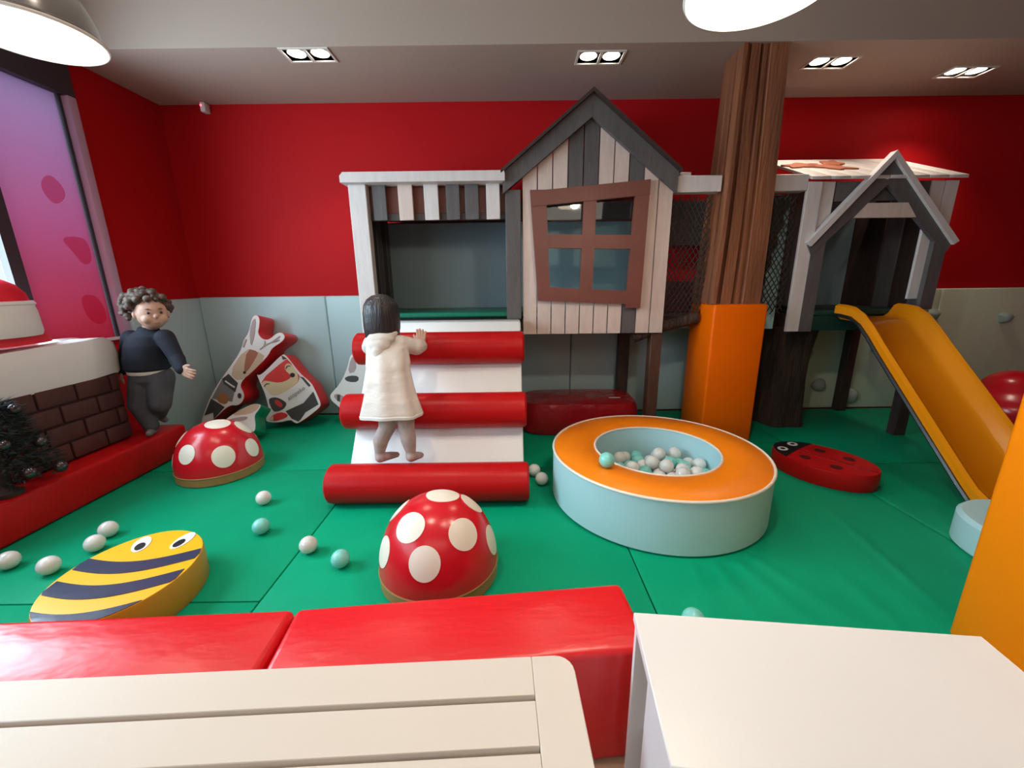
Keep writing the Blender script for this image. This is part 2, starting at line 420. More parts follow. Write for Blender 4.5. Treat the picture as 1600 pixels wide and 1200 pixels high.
for i, poly in enumerate([[(2.56, 1.72), (2.63, 1.81), (2.70, 1.75), (2.70, 1.68), (2.62, 1.62)],
                          [(2.60, 1.44), (2.70, 1.46), (2.765, 1.44), (2.765, 1.31), (2.70, 1.28), (2.66, 1.36)],
                          [(2.62, 1.10), (2.74, 1.10), (2.77, 0.95), (2.72, 0.90), (2.64, 0.94)]]):
    MB().prism(smoothpoly(poly, 2), fx, -2.7295, -2.7265).build('film_sticker', STICK, win)
struct(box('wall_right', WALLRED, (5.05, 5.2, -3.4, WB, FZ, 3.1)))
struct(box('wall_front', WHITEWALL, (-2.85, 5.2, -3.55, -3.4, FZ, 3.1)))
# ceiling: upper slab, lower soffit along the back wall with openings for the twin downlights
SZ, SY = 2.505, 2.80
struct(box('ceiling', CEIL, (-2.85, 5.2, -3.5, WB + 0.1, 3.0, 3.1)))
FIX = [(-1.215, 2.885), (0.575, 2.955), (2.09, 3.05), (3.13, 3.20)]
FW, FD = 0.135, 0.068                       # half width, half depth of an opening
bx = sorted([-2.70, 5.05] + [c - FW for c, _ in FIX] + [c + FW for c, _ in FIX])
so = MB()
for i in range(len(bx) - 1):
    a, b = bx[i], bx[i + 1]; mid = (a + b) / 2
    hole = [f for f in FIX if abs(f[0] - mid) < 0.02]
    if hole:
        y = hole[0][1]; so.box(a, b, SY, y - FD, SZ, SZ + 0.03); so.box(a, b, y + FD, WB, SZ, SZ + 0.03)
    else:
        so.box(a, b, SY, WB, SZ, SZ + 0.03)
so.box(-2.70, 5.05, SY, SY + 0.03, SZ + 0.03, 3.0)
struct(so.build('ceiling_soffit', CEIL))
names = ['left of the gabled playhouse', 'above the big gabled playhouse', 'just right of the timber post', 'at the far right']
def spot(name, loc, energy, parent, angle=105, blend=0.6, color=(1.0, 0.86, 0.68), tilt=0.0, rad=0.03):
    d = bpy.data.lights.new(name, 'SPOT'); d.energy = energy; d.spot_size = R(angle); d.spot_blend = blend; d.color = color; d.shadow_soft_size = rad
    o = bpy.data.objects.new(name, d); COL.objects.link(o); o.location = loc; o.rotation_euler = (tilt, 0, 0)
    if parent is not None: o.parent = parent
    return o
def downlight(c, z, nm, power, tilt=0.0):
    x, y = c
    t = thing('twin_downlight', nm, 'downlight', 'recessed twin ceiling downlights', (x, y, z))
    fr = MB()
    w, d, e = FW, FD, 0.013
    fr.box(-w - e, w + e, -d - e, -d, -0.006, 0.0); fr.box(-w - e, w + e, d, d + e, -0.006, 0.0)
    fr.box(-w - e, -w, -d, d, -0.006, 0.0); fr.box(w, w + e, -d, d, -0.006, 0.0); fr.box(-0.008, 0.008, -d, d, -0.006, 0.0)
    fr.build('trim_frame', TRIMM, t)
    cup = MB()
    cup.box(-w, w, -d, d, 0.075, 0.08); cup.box(-w - 0.004, -w, -d, d, 0, 0.08); cup.box(w, w + 0.004, -d, d, 0, 0.08)
    cup.box(-w, w, -d - 0.004, -d, 0, 0.08); cup.box(-w, w, d, d + 0.004, 0, 0.08); cup.box(-0.004, 0.004, -d, d, 0.0, 0.08)
    cup.build('housing', CUP, t)
    for s in (-1, 1):
        cx = s * w * 0.53
        MB().lathe([(0.052, 0.006), (0.056, 0.006), (0.056, 0.04), (0.048, 0.04)], 24, (cx, 0, 0.0), False, False).build('lamp_ring', TRIMM, t, smooth=True)
        MB().lathe([(0.040, 0.012), (0.046, 0.020), (0.046, 0.045)], 24, (cx, 0, 0.0)).build('bulb', SPOTBULB, t, smooth=True)
        spot('downlight_lamp', (cx, 0, 0.004), power, t, tilt=tilt)
    return t
for f, n in zip(FIX, names):
    downlight(f, SZ, 'twin square downlight in the soffit ' + n, 15.0)
# unseen spots added on the upper ceiling as key light for mats and bench
UP = [(-0.75, 1.15), (0.45, 0.85), (1.45, 0.75)]
UPW = [74, 44, 20]
for (x, y), pw, n in zip(UP, UPW, ['over the left mats', 'over the front bench', 'over the ball pit']):
    t = thing('added_key_spot', 'added round key spotlight on the upper ceiling ' + n, 'spotlight', 'added upper ceiling spotlights', (x, y, 3.0))
    MB().lathe([(0.06, -0.01), (0.07, -0.012), (0.07, 0.0)], 24).build('housing', TRIMM, t)
    MB().lathe([(0.048, -0.014), (0.05, -0.011)], 24).build('bulb', SPOTBULB, t)
    spot('added_key_spot_lamp', (0, 0, -0.03), pw, t, angle=92, blend=1.0, color=(1.0, 0.86, 0.70), rad=0.06)

# alarm detector at the ceiling corner
t = thing('alarm_detector', 'small white alarm detector with red light under the ceiling', 'detector', None, (-2.33, 3.55, 2.49))
box('body', TABLEW, (-0.02, 0.02, -0.045, 0.018, -0.055, 0.012), t, 0.008)
MB().lathe([(0.006, -0.004), (0.006, 0.004)], 12, (-0.008, -0.046, -0.012)).build('led', LED, t)

# ================================================================ FOAM BENCHES AND PADS
def rot_box(name, label, cat, loc, rz, L, D, H, m, bev=0.018, group=None):
    t = tag(MB().box(0, L, 0, D, 0, H).build(name, m, None, bev, 3, loc=loc), label, cat, group)
    t.rotation_euler = (0, 0, rz); return t
fb = rot_box('foam_bench', 'glossy red foam bench, right block, behind the beige slatted table', 'bench', (-0.572, 0.697, FZ + 0.001), R(5.2), 0.905, 0.222, 0.348, RED_B)
fb2 = rot_box('foam_bench', 'shiny red foam bench, left block with pink window glare', 'bench', (-2.35, 0.625, FZ + 0.001), R(2.3), 1.765, 0.222, 0.348, RED_B)
side = tag(box('foam_bench', RED_V, (-2.655, -2.31, 1.05, 2.71, 0.001, 0.205), None, 0.02, 3), 'long dark red foam bench along the window under the brick decoration', 'bench')

# orange post pads and the timber posts they wrap
def timber_post(name, label, cx, cy, w, d, z0, z1, lean=0.0, seed=1):
    rnd = random.Random(seed)
    # outline with cracks let into the front and left faces
    base = []
    def edge(p, q, cracks):
        n = 24
        for i in range(n):
            t = i / n; base.append((p[0] + (q[0] - p[0]) * t, p[1] + (q[1] - p[1]) * t, i in cracks))
    edge((-w, -d), (w, -d), (3, 10, 14)); edge((w, -d), (w, d), (9,)); edge((w, d), (-w, d), ()); edge((-w, d), (-w, -d), (8, 17))
    rings = []; N = 26
    jit = [rnd.uniform(-0.003, 0.003) for _ in base]
    for k in range(N + 1):
        t = k / N; z = z0 + (z1 - z0) * t
        ring = []
        for i, (x, y, cr) in enumerate(base):
            s = 1.13 - 0.32 * t + 0.03 * math.sin(3 * t + i * 0.2) + jit[i] + rnd.uniform(-0.004, 0.004)
            if cr: s *= 0.80 + 0.10 * math.sin(9 * t + i)
            ring.append((cx + x * s + lean * (t - 0.5) + 0.008 * math.sin(5 * t), cy + y * s, z))
        rings.append(ring)
    o = MB().loft(rings).build(name, POSTW, None, smooth=False)
    return tag(o, label, 'post')
p1 = timber_post('timber_post', 'old cracked brown timber post rising out of the orange pad to the ceiling', 1.535, 2.935, 0.148, 0.138, 0.985, 2.999, 0.02)
pad = thing('post_pad', 'tall orange padded sleeve around the timber post behind the ball pit', 'post pad', None, (0, 0, 0))
mb = MB(); X0, X1, Y0, Y1 = 1.363, 1.727, 2.75, 3.115
MB().box(X0, X1, Y0, Y1, 0.001, 0.985).build('sleeve', ORANGE, pad, 0.016, 3)
pad2 = thing('post_pad', 'brightly lit orange padded post cover cropped by the right edge of the photo', 'post pad', None, (0, 0, 0))
MB().box(1.448, 1.81, 0.745, 1.107, FZ + 0.001, 0.985).build('sleeve', ORANGE_LIT, pad2, 0.016, 3)
p2 = timber_post('timber_post', 'timber post above the orange cover at the right edge', 1.63, 0.925, 0.14, 0.14, 0.985, 2.999, 0, 5)

# ================================================================ PLAYHOUSE
ph = thing('playhouse', 'wooden playhouse with gabled front, crooked window, net bridge and slide tower', 'playhouse', None, (0, 2.87, 0))
FY = 2.87
def pb(name, m, b, bev=0.003, par=ph):      # box given in world numbers, parented to the playhouse
    x0, x1, y0, y1, z0, z1 = b
    return MB().box(x0, x1, y0 - FY, y1 - FY, z0, z1).build(name, m, par, bev, 1)
fxz = lambda u, w, d: (u, d - FY, w)
def pprism(name, m, poly, d0, d1, par=ph, bev=0.0):
    return MB().prism(poly, fxz, d0, d1).build(name, m, par, bev, 1)
# left bay
pb('corner_post', WHITEW, (-1.05, -0.935, 2.86, 2.93, 0.001, 1.775), 0.004)
pprism('top_rail', WHITEW, [(-1.075, 1.772), (-0.03, 1.772), (-0.03, 1.812), (-0.035, 1.832), (-1.055, 1.832), (-1.075, 1.81)], 2.80, 2.95)
pb('valance_back', BROWNW, (-0.935, -0.03, 2.93, 2.945, 1.56, 1.77))
for x0, x1, m in [(-0.905, -0.815, GREYW), (-0.735, -0.64, PINKW), (-0.565, -0.47, WHITEW), (-0.42, -0.33, GREYW), (-0.295, -0.205, GREYW), (-0.155, -0.065, WHITEW)]:
    pb('valance_slat', m, (x0, x1, 2.885, 2.905, 1.555, 1.775))
pb('valance_rail', DARKW, (-0.93, -0.03, 2.905, 2.93, 1.555, 1.60))
for k in range(5):
    y0 = 2.945 + k * 0.112
    pb('side_board', DARKW if k % 2 else GREYW, (-1.005, -0.985, y0, min(y0 + 0.104, 3.484), 0.80, 1.77))
pb('back_panel', TEAL, (-1.01, 1.07, 3.485, 3.51, 0.93, 1.62), 0.01)
pb('back_board', DARKW, (-0.98, 1.07, 3.48, 3.51, 1.63, 1.76))
house_deck = pb('deck', DARKW, (-0.98, 1.08, 2.94, 3.48, 0.82, 0.905))
pb('deck_mat', GREEN2, (-0.98, 1.06, 2.90, 3.48, 0.907, 0.942), 0.01, house_deck)
for k in range(6):
    pb('roof_board', GREYW, (-1.06 + k * 0.17, -1.06 + k * 0.17 + 0.162, 2.95, 3.50, 1.79, 1.812))
pb('gable_post', GREYW, (-0.03, 0.072, 2.855, 2.93, 0.895, 1.73), 0.004)
# gable boards around the crooked window
XB = [0.082 + 0.099 * i for i in range(11)]
def gable_z(x):                              # under-side of the barge boards
    return 2.20 - abs(x - 0.518) / 0.55 * 0.43
top_cols = [PINKW, PINKW, PINKW, GREYW, GREYW, PINKW, PINKW, GREYW, PINKW, PINKW]
bot_cols = [PINKW] * 7 + [GREYW, PINKW, PINKW]
WX0, WX1 = 0.20, 0.85
for i in range(10):
    a, b = XB[i] + 0.0035, XB[i + 1] - 0.0035
    za, zb = gable_z(a), gable_z(b)
    topp = [(a, za), ((a + b) / 2, gable_z((a + b) / 2)), (b, zb)]
    inside = b > 0.24 and a < 0.82
    def wtop(x): return 1.67 + (x - 0.13) * 0.072
    def wbot(x): return 1.09 - (x - 0.19) * 0.05
    if inside:
        pprism('gable_board', top_cols[i], [(a, wtop(a)), (b, wtop(b))] + topp[::-1], 2.87, 2.89)
        pprism('gable_board', bot_cols[i], [(a, 0.787), (b, 0.787), (b, wbot(b)), (a, wbot(a))], 2.87, 2.89)
    else:
        pprism('gable_board', top_cols[i] if i < 3 or i > 6 else bot_cols[i], [(a, 0.787), (b, 0.787)] + topp[::-1], 2.87, 2.89)
pb('gable_batten', GREYW, (0.08, 1.07, 2.895, 2.915, 0.82, 0.90))
pprism('barge_board', GREYW, [(0.518, 2.262), (0.518, 2.135), (-0.045, 1.700), (-0.045, 1.825)], 2.83, 2.865)
pprism('barge_board', GREYW, [(0.518, 2.262), (1.082, 1.820), (1.082, 1.695), (0.518, 2.135)], 2.832, 2.866)
pprism('roof_panel', DARKW, [(0.518, 2.285), (-0.055, 1.835), (-0.055, 1.815), (0.518, 2.262)], 2.80, 3.50)
pprism('roof_panel', DARKW, [(0.518, 2.285), (0.518, 2.262), (1.094, 1.812), (1.094, 1.832)], 2.80, 3.50)
# crooked red-brown window
wf = pprism('window_frame', BROWNW, [(0.132, 1.722), (0.235, 1.722), (0.268, 1.06), (0.186, 1.02)], 2.832, 2.868)
pprism('window_bar', BROWNW, [(0.132, 1.712), (0.905, 1.775), (0.905, 1.685), (0.150, 1.622)], 2.826, 2.866, wf)
pprism('window_bar', BROWNW, [(0.815, 1.70), (0.905, 1.77), (0.890, 0.962), (0.79, 0.965)], 2.829, 2.867, wf)
pprism('window_bar', BROWNW, [(0.188, 1.115), (0.86, 1.075), (0.89, 0.985), (0.194, 1.022)], 2.830, 2.866, wf)
pprism('window_bar', BROWNW, [(0.482, 1.72), (0.565, 1.72), (0.555, 1.03), (0.472, 1.03)], 2.834, 2.869, wf)
pprism('window_bar', BROWNW, [(0.20, 1.452), (0.83, 1.440), (0.83, 1.352), (0.22, 1.365)], 2.836, 2.869, wf)
for q in [[(0.22, 1.45), (0.485, 1.45), (0.485, 1.66), (0.21, 1.64)], [(0.562, 1.44), (0.83, 1.44), (0.83, 1.70), (0.562, 1.67)],
          [(0.24, 1.09), (0.478, 1.09), (0.478, 1.36), (0.22, 1.36)], [(0.552, 1.08), (0.80, 1.07), (0.82, 1.36), (0.552, 1.36)]]:
    pprism('pane', GLASS, q, 2.878, 2.882, wf)
# legs under the house
pb('leg', DARKW, (0.905, 0.99, 3.36, 3.45, 0.001, 0.82))
pb('leg', LEGW, (1.005, 1.085, 2.90, 2.98, 0.001, 0.90))
pb('leg', DARKW, (-1.03, -0.95, 3.40, 3.48, 0.001, 0.82))
pb('leg', DARKW, (-0.03, 0.05, 2.95, 3.03, 0.001, 0.82))
# bridge bay with net
bridge_rail = pb('bridge_rail', WHITEW, (1.075, 1.375, 2.85, 2.93, 1.70, 1.80), 0.004)
pb('bridge_rail', WHITEW, (1.70, 1.934, 2.85, 2.93, 1.70, 1.80), 0.004)
pb('rail_cap', WHITEW, (1.105, 1.175, 2.86, 2.92, 1.80, 1.822), 0.004, bridge_rail)
net = MB()
zlo, zhi, xlo, xhi, sp = 0.90, 1.70, 1.085, 1.93, 0.034
def strand(sgn, c, left):
    # line z = sgn*(x-c), clipped to the bay
    pts = []
    for k in range(0, 41):
        x = xlo + (xhi - xlo) * k / 40; z = zlo + sgn * (x - c) * 1.6
        if zlo <= z <= zhi and (x < 1.36 if left else x > 1.735): pts.append((x + 0.006 * math.sin(23 * z), 2.935 - FY + 0.015 * math.sin(4 * x + 3 * z), z))
    if len(pts) > 1: net.tube([pts[0], pts[len(pts) // 2], pts[-1]], 0.0040, 4)
c = xlo - 0.6
while c < xhi + 0.6:
    strand(1, c, True); strand(-1, c, True); strand(1, c, False); strand(-1, c, False); c += sp
net.build('safety_net', NET, ph)['kind'] = 'stuff'
rag = [(1.74, 1.69), (1.90, 1.69)]
for k in range(1, 13):
    z = 1.69 - k * 0.063; rag.append((1.90 - k * 0.0125 + (0.016 if k % 2 else -0.012), z))
rag += [(1.74, 0.93)]
pprism('gathered_net', BARK, rag, 2.945, 2.985)
pb('bridge_panel', PALE2, (1.825, 1.93, 2.99, 3.01, 0.79, 1.69))
pb('bridge_deck', DARKW, (1.085, 2.045, 3.13, 3.48, 0.80, 0.88))
pb('bridge_back_board', DARKW, (1.08, 2.05, 3.49, 3.51, 1.42, 1.76))
pb('bridge_back_board', MAROON, (1.08, 2.05, 3.49, 3.51, 0.88, 1.14))
lg = MB().tube([(0.88, 0.065, 0.745), (1.10, 0.075, 0.825), (1.34, 0.085, 0.885)], 0.040, 10, 0.045)
lg.build('bridge_log', BARK, ph, smooth=True)
# tree trunk under the bridge
rings = []
for k in range(12):
    z = 0.001 + k / 11 * 0.797; rr = 0.185 - 0.03 * math.sin(PI * k / 11) 
    rings.append([(2.19 + rr * (1 + 0.09 * math.sin(5 * a) + 0.04 * math.sin(11 * a + k)) * math.cos(a), 3.20 - FY + rr * (1 + 0.09 * math.sin(5 * a)) * math.sin(a), z) for a in [2 * PI * j / 40 for j in range(40)]])
MB().loft(rings).build('trunk_support', BARK, ph, smooth=True)
# slide tower
pb('corner_board', WHITEW, (1.935, 2.03, 2.85, 2.875, 0.785, 1.755))
pb('corner_board', WHITEW, (2.04, 2.135, 2.88, 2.90, 0.785, 1.76))
pb('corner_board', WHITEW, (2.86, 2.945, 2.88, 2.90, 0.80, 1.76))
pb('corner_board', WHITEW, (2.77, 2.853, 2.88, 2.90, 1.0, 1.76))
pb('front_board', GREYW, (2.145, 2.765, 2.885, 2.90, 1.64, 1.76))
pprism('gable_leg', GREYW, [(2.02, 0.785), (2.107, 0.785), (2.107, 1.46), (2.02, 1.38)], 2.845, 2.878)
pprism('gable_leg', GREYW, [(2.835, 0.93), (2.922, 0.93), (2.922, 1.38), (2.835, 1.46)], 2.845, 2.878)
pprism('barge_board', GREYW, [(2.445, 1.895), (2.445, 1.73), (2.02, 1.30), (1.985, 1.365)], 2.84, 2.868)
pprism('barge_board', GREYW, [(2.445, 1.895), (2.955, 1.365), (2.92, 1.30), (2.445, 1.73)], 2.842, 2.869)
pprism('gable_trim', WHITEW, [(2.445, 1.925), (2.445, 1.88), (2.0, 1.355), (1.97, 1.378)], 2.82, 2.872)
pprism('gable_trim', WHITEW, [(2.445, 1.925), (2.975, 1.378), (2.945, 1.355), (2.445, 1.88)], 2.82, 2.872)
pprism('gable_tie', PINKW, [(2.262, 1.53), (2.672, 1.53), (2.60, 1.62), (2.335, 1.62)], 2.84, 2.868)
MB().lathe([(0.007, -0.004), (0.007, 0.004)], 10, (2.430, 2.838 - FY, 1.765)).build('gable_hook', WHITEV, ph)
for x, x1, m in [(2.06, 2.43, TEAL), (2.435, 2.80, TEAL), (2.805, 2.955, DARKW)]:
    pb('tower_back_board', m, (x, x1, 3.492, 3.51, 0.90, 1.80))
for k in range(4):
    pb('tower_side_board', DARKW if k % 2 else GREYW, (2.93, 2.95, 2.91 + 0.147 * k, 2.91 + 0.147 * k + 0.139, 0.82, 1.74))
    if k < 3: pb('tower_side_board', GREYW, (2.06, 2.08, 3.05 + 0.145 * k, 3.05 + 0.145 * k + 0.135, 0.95, 1.76))
tower_deck = pb('tower_deck', DARKW, (2.05, 2.93, 2.905, 3.50, 0.80, 0.89))
pb('tower_deck_mat', GREEN_SHADE, (2.11, 2.84, 2.85, 3.48, 0.892, 0.93), 0.01, tower_deck)
pb('tower_apron', GREEN_SHADE, (2.11, 2.84, 2.855, 2.88, 0.79, 0.89))
pb('leg', DARKW, (2.85, 2.935, 2.83, 2.90, 0.001, 0.80))
pb('leg', DARKW, (2.89, 2.965, 3.42, 3.495, 0.001, 0.80))
# sloping white shed roof of the tower with leaf cut-outs on it
sl = (2.03 - 1.80) / 0.55
def roof_pt(u, w, d): return (u, w - FY, 1.762 + (w - 2.83) * sl + d)
for k in range(8):
    x0 = 1.94 + k * 0.126
    MB().prism([(x0, 2.83), (x0 + 0.123, 2.83), (x0 + 0.123, 3.42), (x0, 3.42)], roof_pt, 0.0, 0.02).build('roof_board', WHITEW, ph, 0.002, 1)
for cx, cy, a, s in [(2.07, 3.16, 0.3, 0.085), (2.23, 3.10, -0.5, 0.09), (2.33, 3.22, 0.9, 0.08)]:
    leaf = []
    for k in range(20):
        q = 2 * PI * k / 20; rr = s * (1.0 + 0.25 * math.cos(5 * q))
        u, w = rr * 1.5 * math.cos(q), rr * 0.8 * math.sin(q)
        leaf.append((cx + u * math.cos(a) - w * math.sin(a), cy + u * math.sin(a) + w * math.cos(a)))
    MB().prism(leaf, roof_pt, 0.021, 0.03).build('roof_leaf', PBROWN, ph)

# slide
sld = thing('slide', 'glossy yellow-orange plastic slide running down from the tower', 'slide', None, (2.475, 2.87, 0))
prof = [(2.845, 0.947), (2.78, 0.945), (2.70, 0.935), (2.62, 0.895), (2.54, 0.825), (2.45, 0.735), (2.10, 0.405), (1.85, 0.17), (1.79, 0.118), (1.735, 0.09)]
def slide_sect(y, z, hw=0.225):
    # closed section: bed lower than the two rounded rails
    drop = 0.075
    out = [(-hw, 0.0), (-hw + 0.02, 0.012), (-hw + 0.045, 0.0), (-hw + 0.075, -drop * 0.75), (-hw + 0.105, -drop), (hw - 0.105, -drop), (hw - 0.075, -drop * 0.75),
           (hw - 0.045, 0.0), (hw - 0.02, 0.012), (hw, 0.0), (hw, -0.05), (hw - 0.05, -drop - 0.018), (-hw + 0.05, -drop - 0.018), (-hw, -0.05)]
    return out
rings = []
for i, (y, z) in enumerate(prof):
    p0 = prof[max(0, i - 1)]; p1 = prof[min(len(prof) - 1, i + 1)]
    d = Vector((p1[0] - p0[0], p1[1] - p0[1])).normalized(); nrm = Vector((d.y, -d.x)) if d.x < 0 else Vector((-d.y, d.x))
    if nrm.y < 0: nrm = -nrm
    rings.append([(u, y - 2.87 + nrm.x * w, max(0.012, z + nrm.y * w + 0.015)) for u, w in slide_sect(y, z)])
chute = MB().loft(rings).build('chute', SLIDE, sld, smooth=True)
edge = MB()
edge.tube([(-0.228, y - 2.87, max(0.02, z - 0.045)) for y, z in prof], 0.012, 6)
edge.build('side_edge', BLACKV, chute)
MB().lathe([(0.23, 0.001), (0.24, 0.01), (0.24, 0.13), (0.225, 0.147), (0.15, 0.15)], 40, (2.165, 1.455, 0)).build('landing_cushion', PALE2, None, smooth=True)
lc = tag(bpy.data.objects['landing_cushion'], 'pale blue round landing cushion below the slide beside the orange cover', 'cushion')

# red crash mat under the house, red bean bag, dark stool
rings = []
def mat_ring(z, s): return [(0.53 + s * (0.455 * math.copysign(abs(math.cos(a)) ** 0.45, math.cos(a))), 3.14 + s * (0.245 * math.copysign(abs(math.sin(a)) ** 0.45, math.sin(a))), z) for a in [2 * PI * j / 48 for j in range(48)]]
cm = thing('crash_mat', 'dark red crumpled crash mat lying under the gabled house', 'mat', None, (0, 0, 0))
MB().loft([mat_ring(0.001, 0.94), mat_ring(0.02, 0.99), mat_ring(0.13, 1.0), mat_ring(0.21, 0.985), mat_ring(0.245, 0.94), mat_ring(0.255, 0.6)]).build('cover', DKRED, cm, smooth=True)
MB().box(0.76, 0.85, 3.05, 3.065, 0.256, 0.2575).build('label_patch', PWHITE, cm)
bb = blob('bean_bag', RED_CAP, None, spheres=[((3.78, 2.86, 0.19), (0.30, 0.30, 0.188)), ((3.76, 2.9, 0.32), (0.20, 0.20, 0.15))], voxel=0.02, smooth=12)
tag(bb, 'shiny red bean bag behind the slide at the right edge', 'bean bag')
st = blob('floor_cushion', FABRIC_GREY, None, spheres=[((3.17, 2.72, 0.06), (0.13, 0.13, 0.058))], voxel=0.012, smooth=4)
tag(st, 'small dark grey cushion on the mat behind the slide', 'cushion')

# climbing holds on the right wall pads
for i, (x, z, s) in enumerate([(2.58, 0.50, 0.06), (3.20, 0.56, 0.055), (3.72, 0.62, 0.055), (3.9, 0.42, 0.05), (2.75, 0.22, 0.06), (3.05, 0.11, 0.07), (3.62, 0.83, 0.05), (4.25, 0.8, 0.05)]):
    mbh = MB().loft([[(x + s * r * (1 + 0.18 * math.sin(3 * a + i)) * math.cos(a), 3.516 - h, z + s * r * math.sin(a)) for a in [2 * PI * k / 14 for k in range(14)]] for r, h in [(1, 0.0), (0.95, 0.02), (0.7, 0.045), (0.3, 0.055)]])
    ho = mbh.build('climbing_hold', HOLD, None, smooth=True)
    spots_ = ['below the tower deck', 'between the slide and the tower leg', 'high above the slide', 'above the bean bag', 'low left of the tower leg', 'at floor level behind the tower leg', 'highest, near the red wall', 'farthest right on the pad'][i]
    tag(ho, 'grey-green climbing hold on the wall pad, ' + spots_, 'climbing hold', 'climbing holds on the wall pads')

# ================================================================ CLIMBING RAMP
rp = thing('climbing_ramp', 'white foam climbing ramp with three red rollers leading up to the deck', 'climbing ramp', None, (-0.44, 2.4, 0))
ox, oy = -0.44, 2.4
yz = lambda u, w, d: (d - ox, u - oy, w)
MB().prism([(2.00, 0.001), (2.86, 0.001), (2.86, 0.895), (2.715, 0.895), (2.015, 0.03)], yz, -0.925, 0.062).build('wedge', RAMPW, rp, 0.012, 2)
for (y, z, r, xa, xb) in [(1.985, 0.106, 0.105, -0.985, 0.085), (2.25, 0.428, 0.103, -0.972, 0.082), (2.515, 0.752, 0.100, -0.968, 0.078)]:
    rg = []
    for x, rr in [(xa, r * 0.55), (xa + 0.001, r * 0.88), (xa + 0.012, r * 0.985), (xa + 0.03, r), (xb - 0.03, r), (xb - 0.012, r * 0.985), (xb - 0.001, r * 0.88), (xb, r * 0.55)]:
        rg.append([(x - ox, y - oy + rr * math.cos(a), z + rr * math.sin(a)) for a in [2 * PI * k / 40 for k in range(40)]])
    MB().loft(rg).build('roller', RED_V, rp, smooth=True)

# ================================================================ BALL PIT
PC = (0.772, 2.03); PR, PI_R, PH = 0.55, 0.32, 0.27
pit = thing('ball_pit', 'round ball pit with orange rim and pale blue wall', 'ball pit', None, (PC[0], PC[1], 0))
NP = 96
MB().lathe([(PR - 0.012, 0.001), (PR, 0.012), (PR, PH - 0.01)], NP, cap0=True, cap1=False).build('outer_wall', PALE2, pit, smooth=True)
MB().lathe([(PR - 0.004, PH - 0.008), (PR - 0.02, PH + 0.002), ((PR + PI_R) / 2, PH + 0.007), (PI_R + 0.015, PH + 0.002), (PI_R + 0.003, PH - 0.008)], NP, cap0=False, cap1=False).build('rim_top', ORANGE2, pit, smooth=True)
MB().lathe([(PI_R, PH - 0.008), (PI_R, 0.012), (0.02, 0.006)], NP, cap0=False, cap1=True).build('inner_lining', PALE2, pit, smooth=True)
MB().ring(PR - 0.002, 0.007, (0, 0, PH - 0.005), NP).build('outer_piping', SPOT, pit, smooth=True)
MB().ring(PI_R + 0.002, 0.006, (0, 0, PH - 0.003), NP).build('inner_piping', SPOT, pit, smooth=True)
# balls
BR = 0.038
ball_mesh = {}
def ball(m, loc, label, group=None, r=BR):
    key = m.name
    if key not in ball_mesh:
        q = sphere_pts((0, 0, 0), r, 14); o = q.build('play_ball', m, None, smooth=True); ball_mesh[key] = o.data
    else:
        o = bpy.data.objects.new('play_ball', ball_mesh[key]); COL.objects.link(o)
    o.location = loc
    return tag(o, label, 'ball', group)
rnd = random.Random(11)
N = 118
P = [[rnd.uniform(-0.2, 0.2) + 0.03, rnd.uniform(-0.2, 0.2) - 0.03, 0.05 + 0.012 * i] for i in range(N)]
lim = PI_R - BR - 0.004
for it in range(260):
    for p in P:
        p[2] -= 0.006
    for _ in range(2):
        for i in range(N):
            a = P[i]
            for j in range(i):
                b = P[j]; dx = a[0] - b[0]; dy = a[1] - b[1]; dz = a[2] - b[2]; d2 = dx * dx + dy * dy + dz * dz
                if d2 < (2 * BR) ** 2:
                    d = math.sqrt(d2) + 1e-9; k = (2 * BR - d) / d * 0.5
                    a[0] += dx * k; a[1] += dy * k; a[2] += dz * k; b[0] -= dx * k; b[1] -= dy * k; b[2] -= dz * k
        for p in P:
            rr = math.hypot(p[0], p[1])
            if rr > lim: p[0] *= lim / rr; p[1] *= lim / rr
            p[2] = max(p[2], BR + 0.013)
for i, p in enumerate(P):
    mint = rnd.random() < 0.30
    ball(MINT if mint else PEARL, (PC[0] + p[0], PC[1] + p[1], p[2]),
         ('mint green' if mint else 'pearly white') + ' plastic ball lying among the others inside the ball pit', ('mint' if mint else 'white') + ' balls in the pit')
ball(MINT, (0.452, 1.795, PH + 0.005 + BR), 'light mint plastic ball resting on the orange rim of the pit')
for m, loc, lab in [
    (PEARL, (-2.13, 1.475, BR), 'white ball cut off by the left edge of the photo'),
    (PEARL, (-1.92, 1.44, BR), 'white ball lowest left, beside the bee cushion'),
    (PEARL, (-1.875, 1.585, BR), 'white ball touching another, above left of the bee cushion'),
    (PEARL, (-1.918, 1.692, BR), 'white ball nearest the red side bench, above the bee cushion'),
    (PEARL, (-1.345, 1.965, BR), 'white ball alone between the far mushroom and the bee cushion'),
    (MINT, (-1.20, 1.70, BR), 'mint ball just below the lone white ball, right of the bee'),
    (PEARL, (-0.905, 1.555, BR), 'white ball on the mat seam between bee and near mushroom'),
    (MINT, (-0.725, 1.46, BR), 'mint ball left of the near mushroom'),
    (PEARL, (0.129, 2.255, BR), 'white ball, farther of two by the end of the bottom roller'),
    (PEARL, (0.166, 2.145, BR), 'white ball, nearer of two by the end of the bottom roller'),
    (MINT, (0.602, 1.125, BR), 'mint ball peeking out behind the white side table')]:
    ball(m, loc, lab)

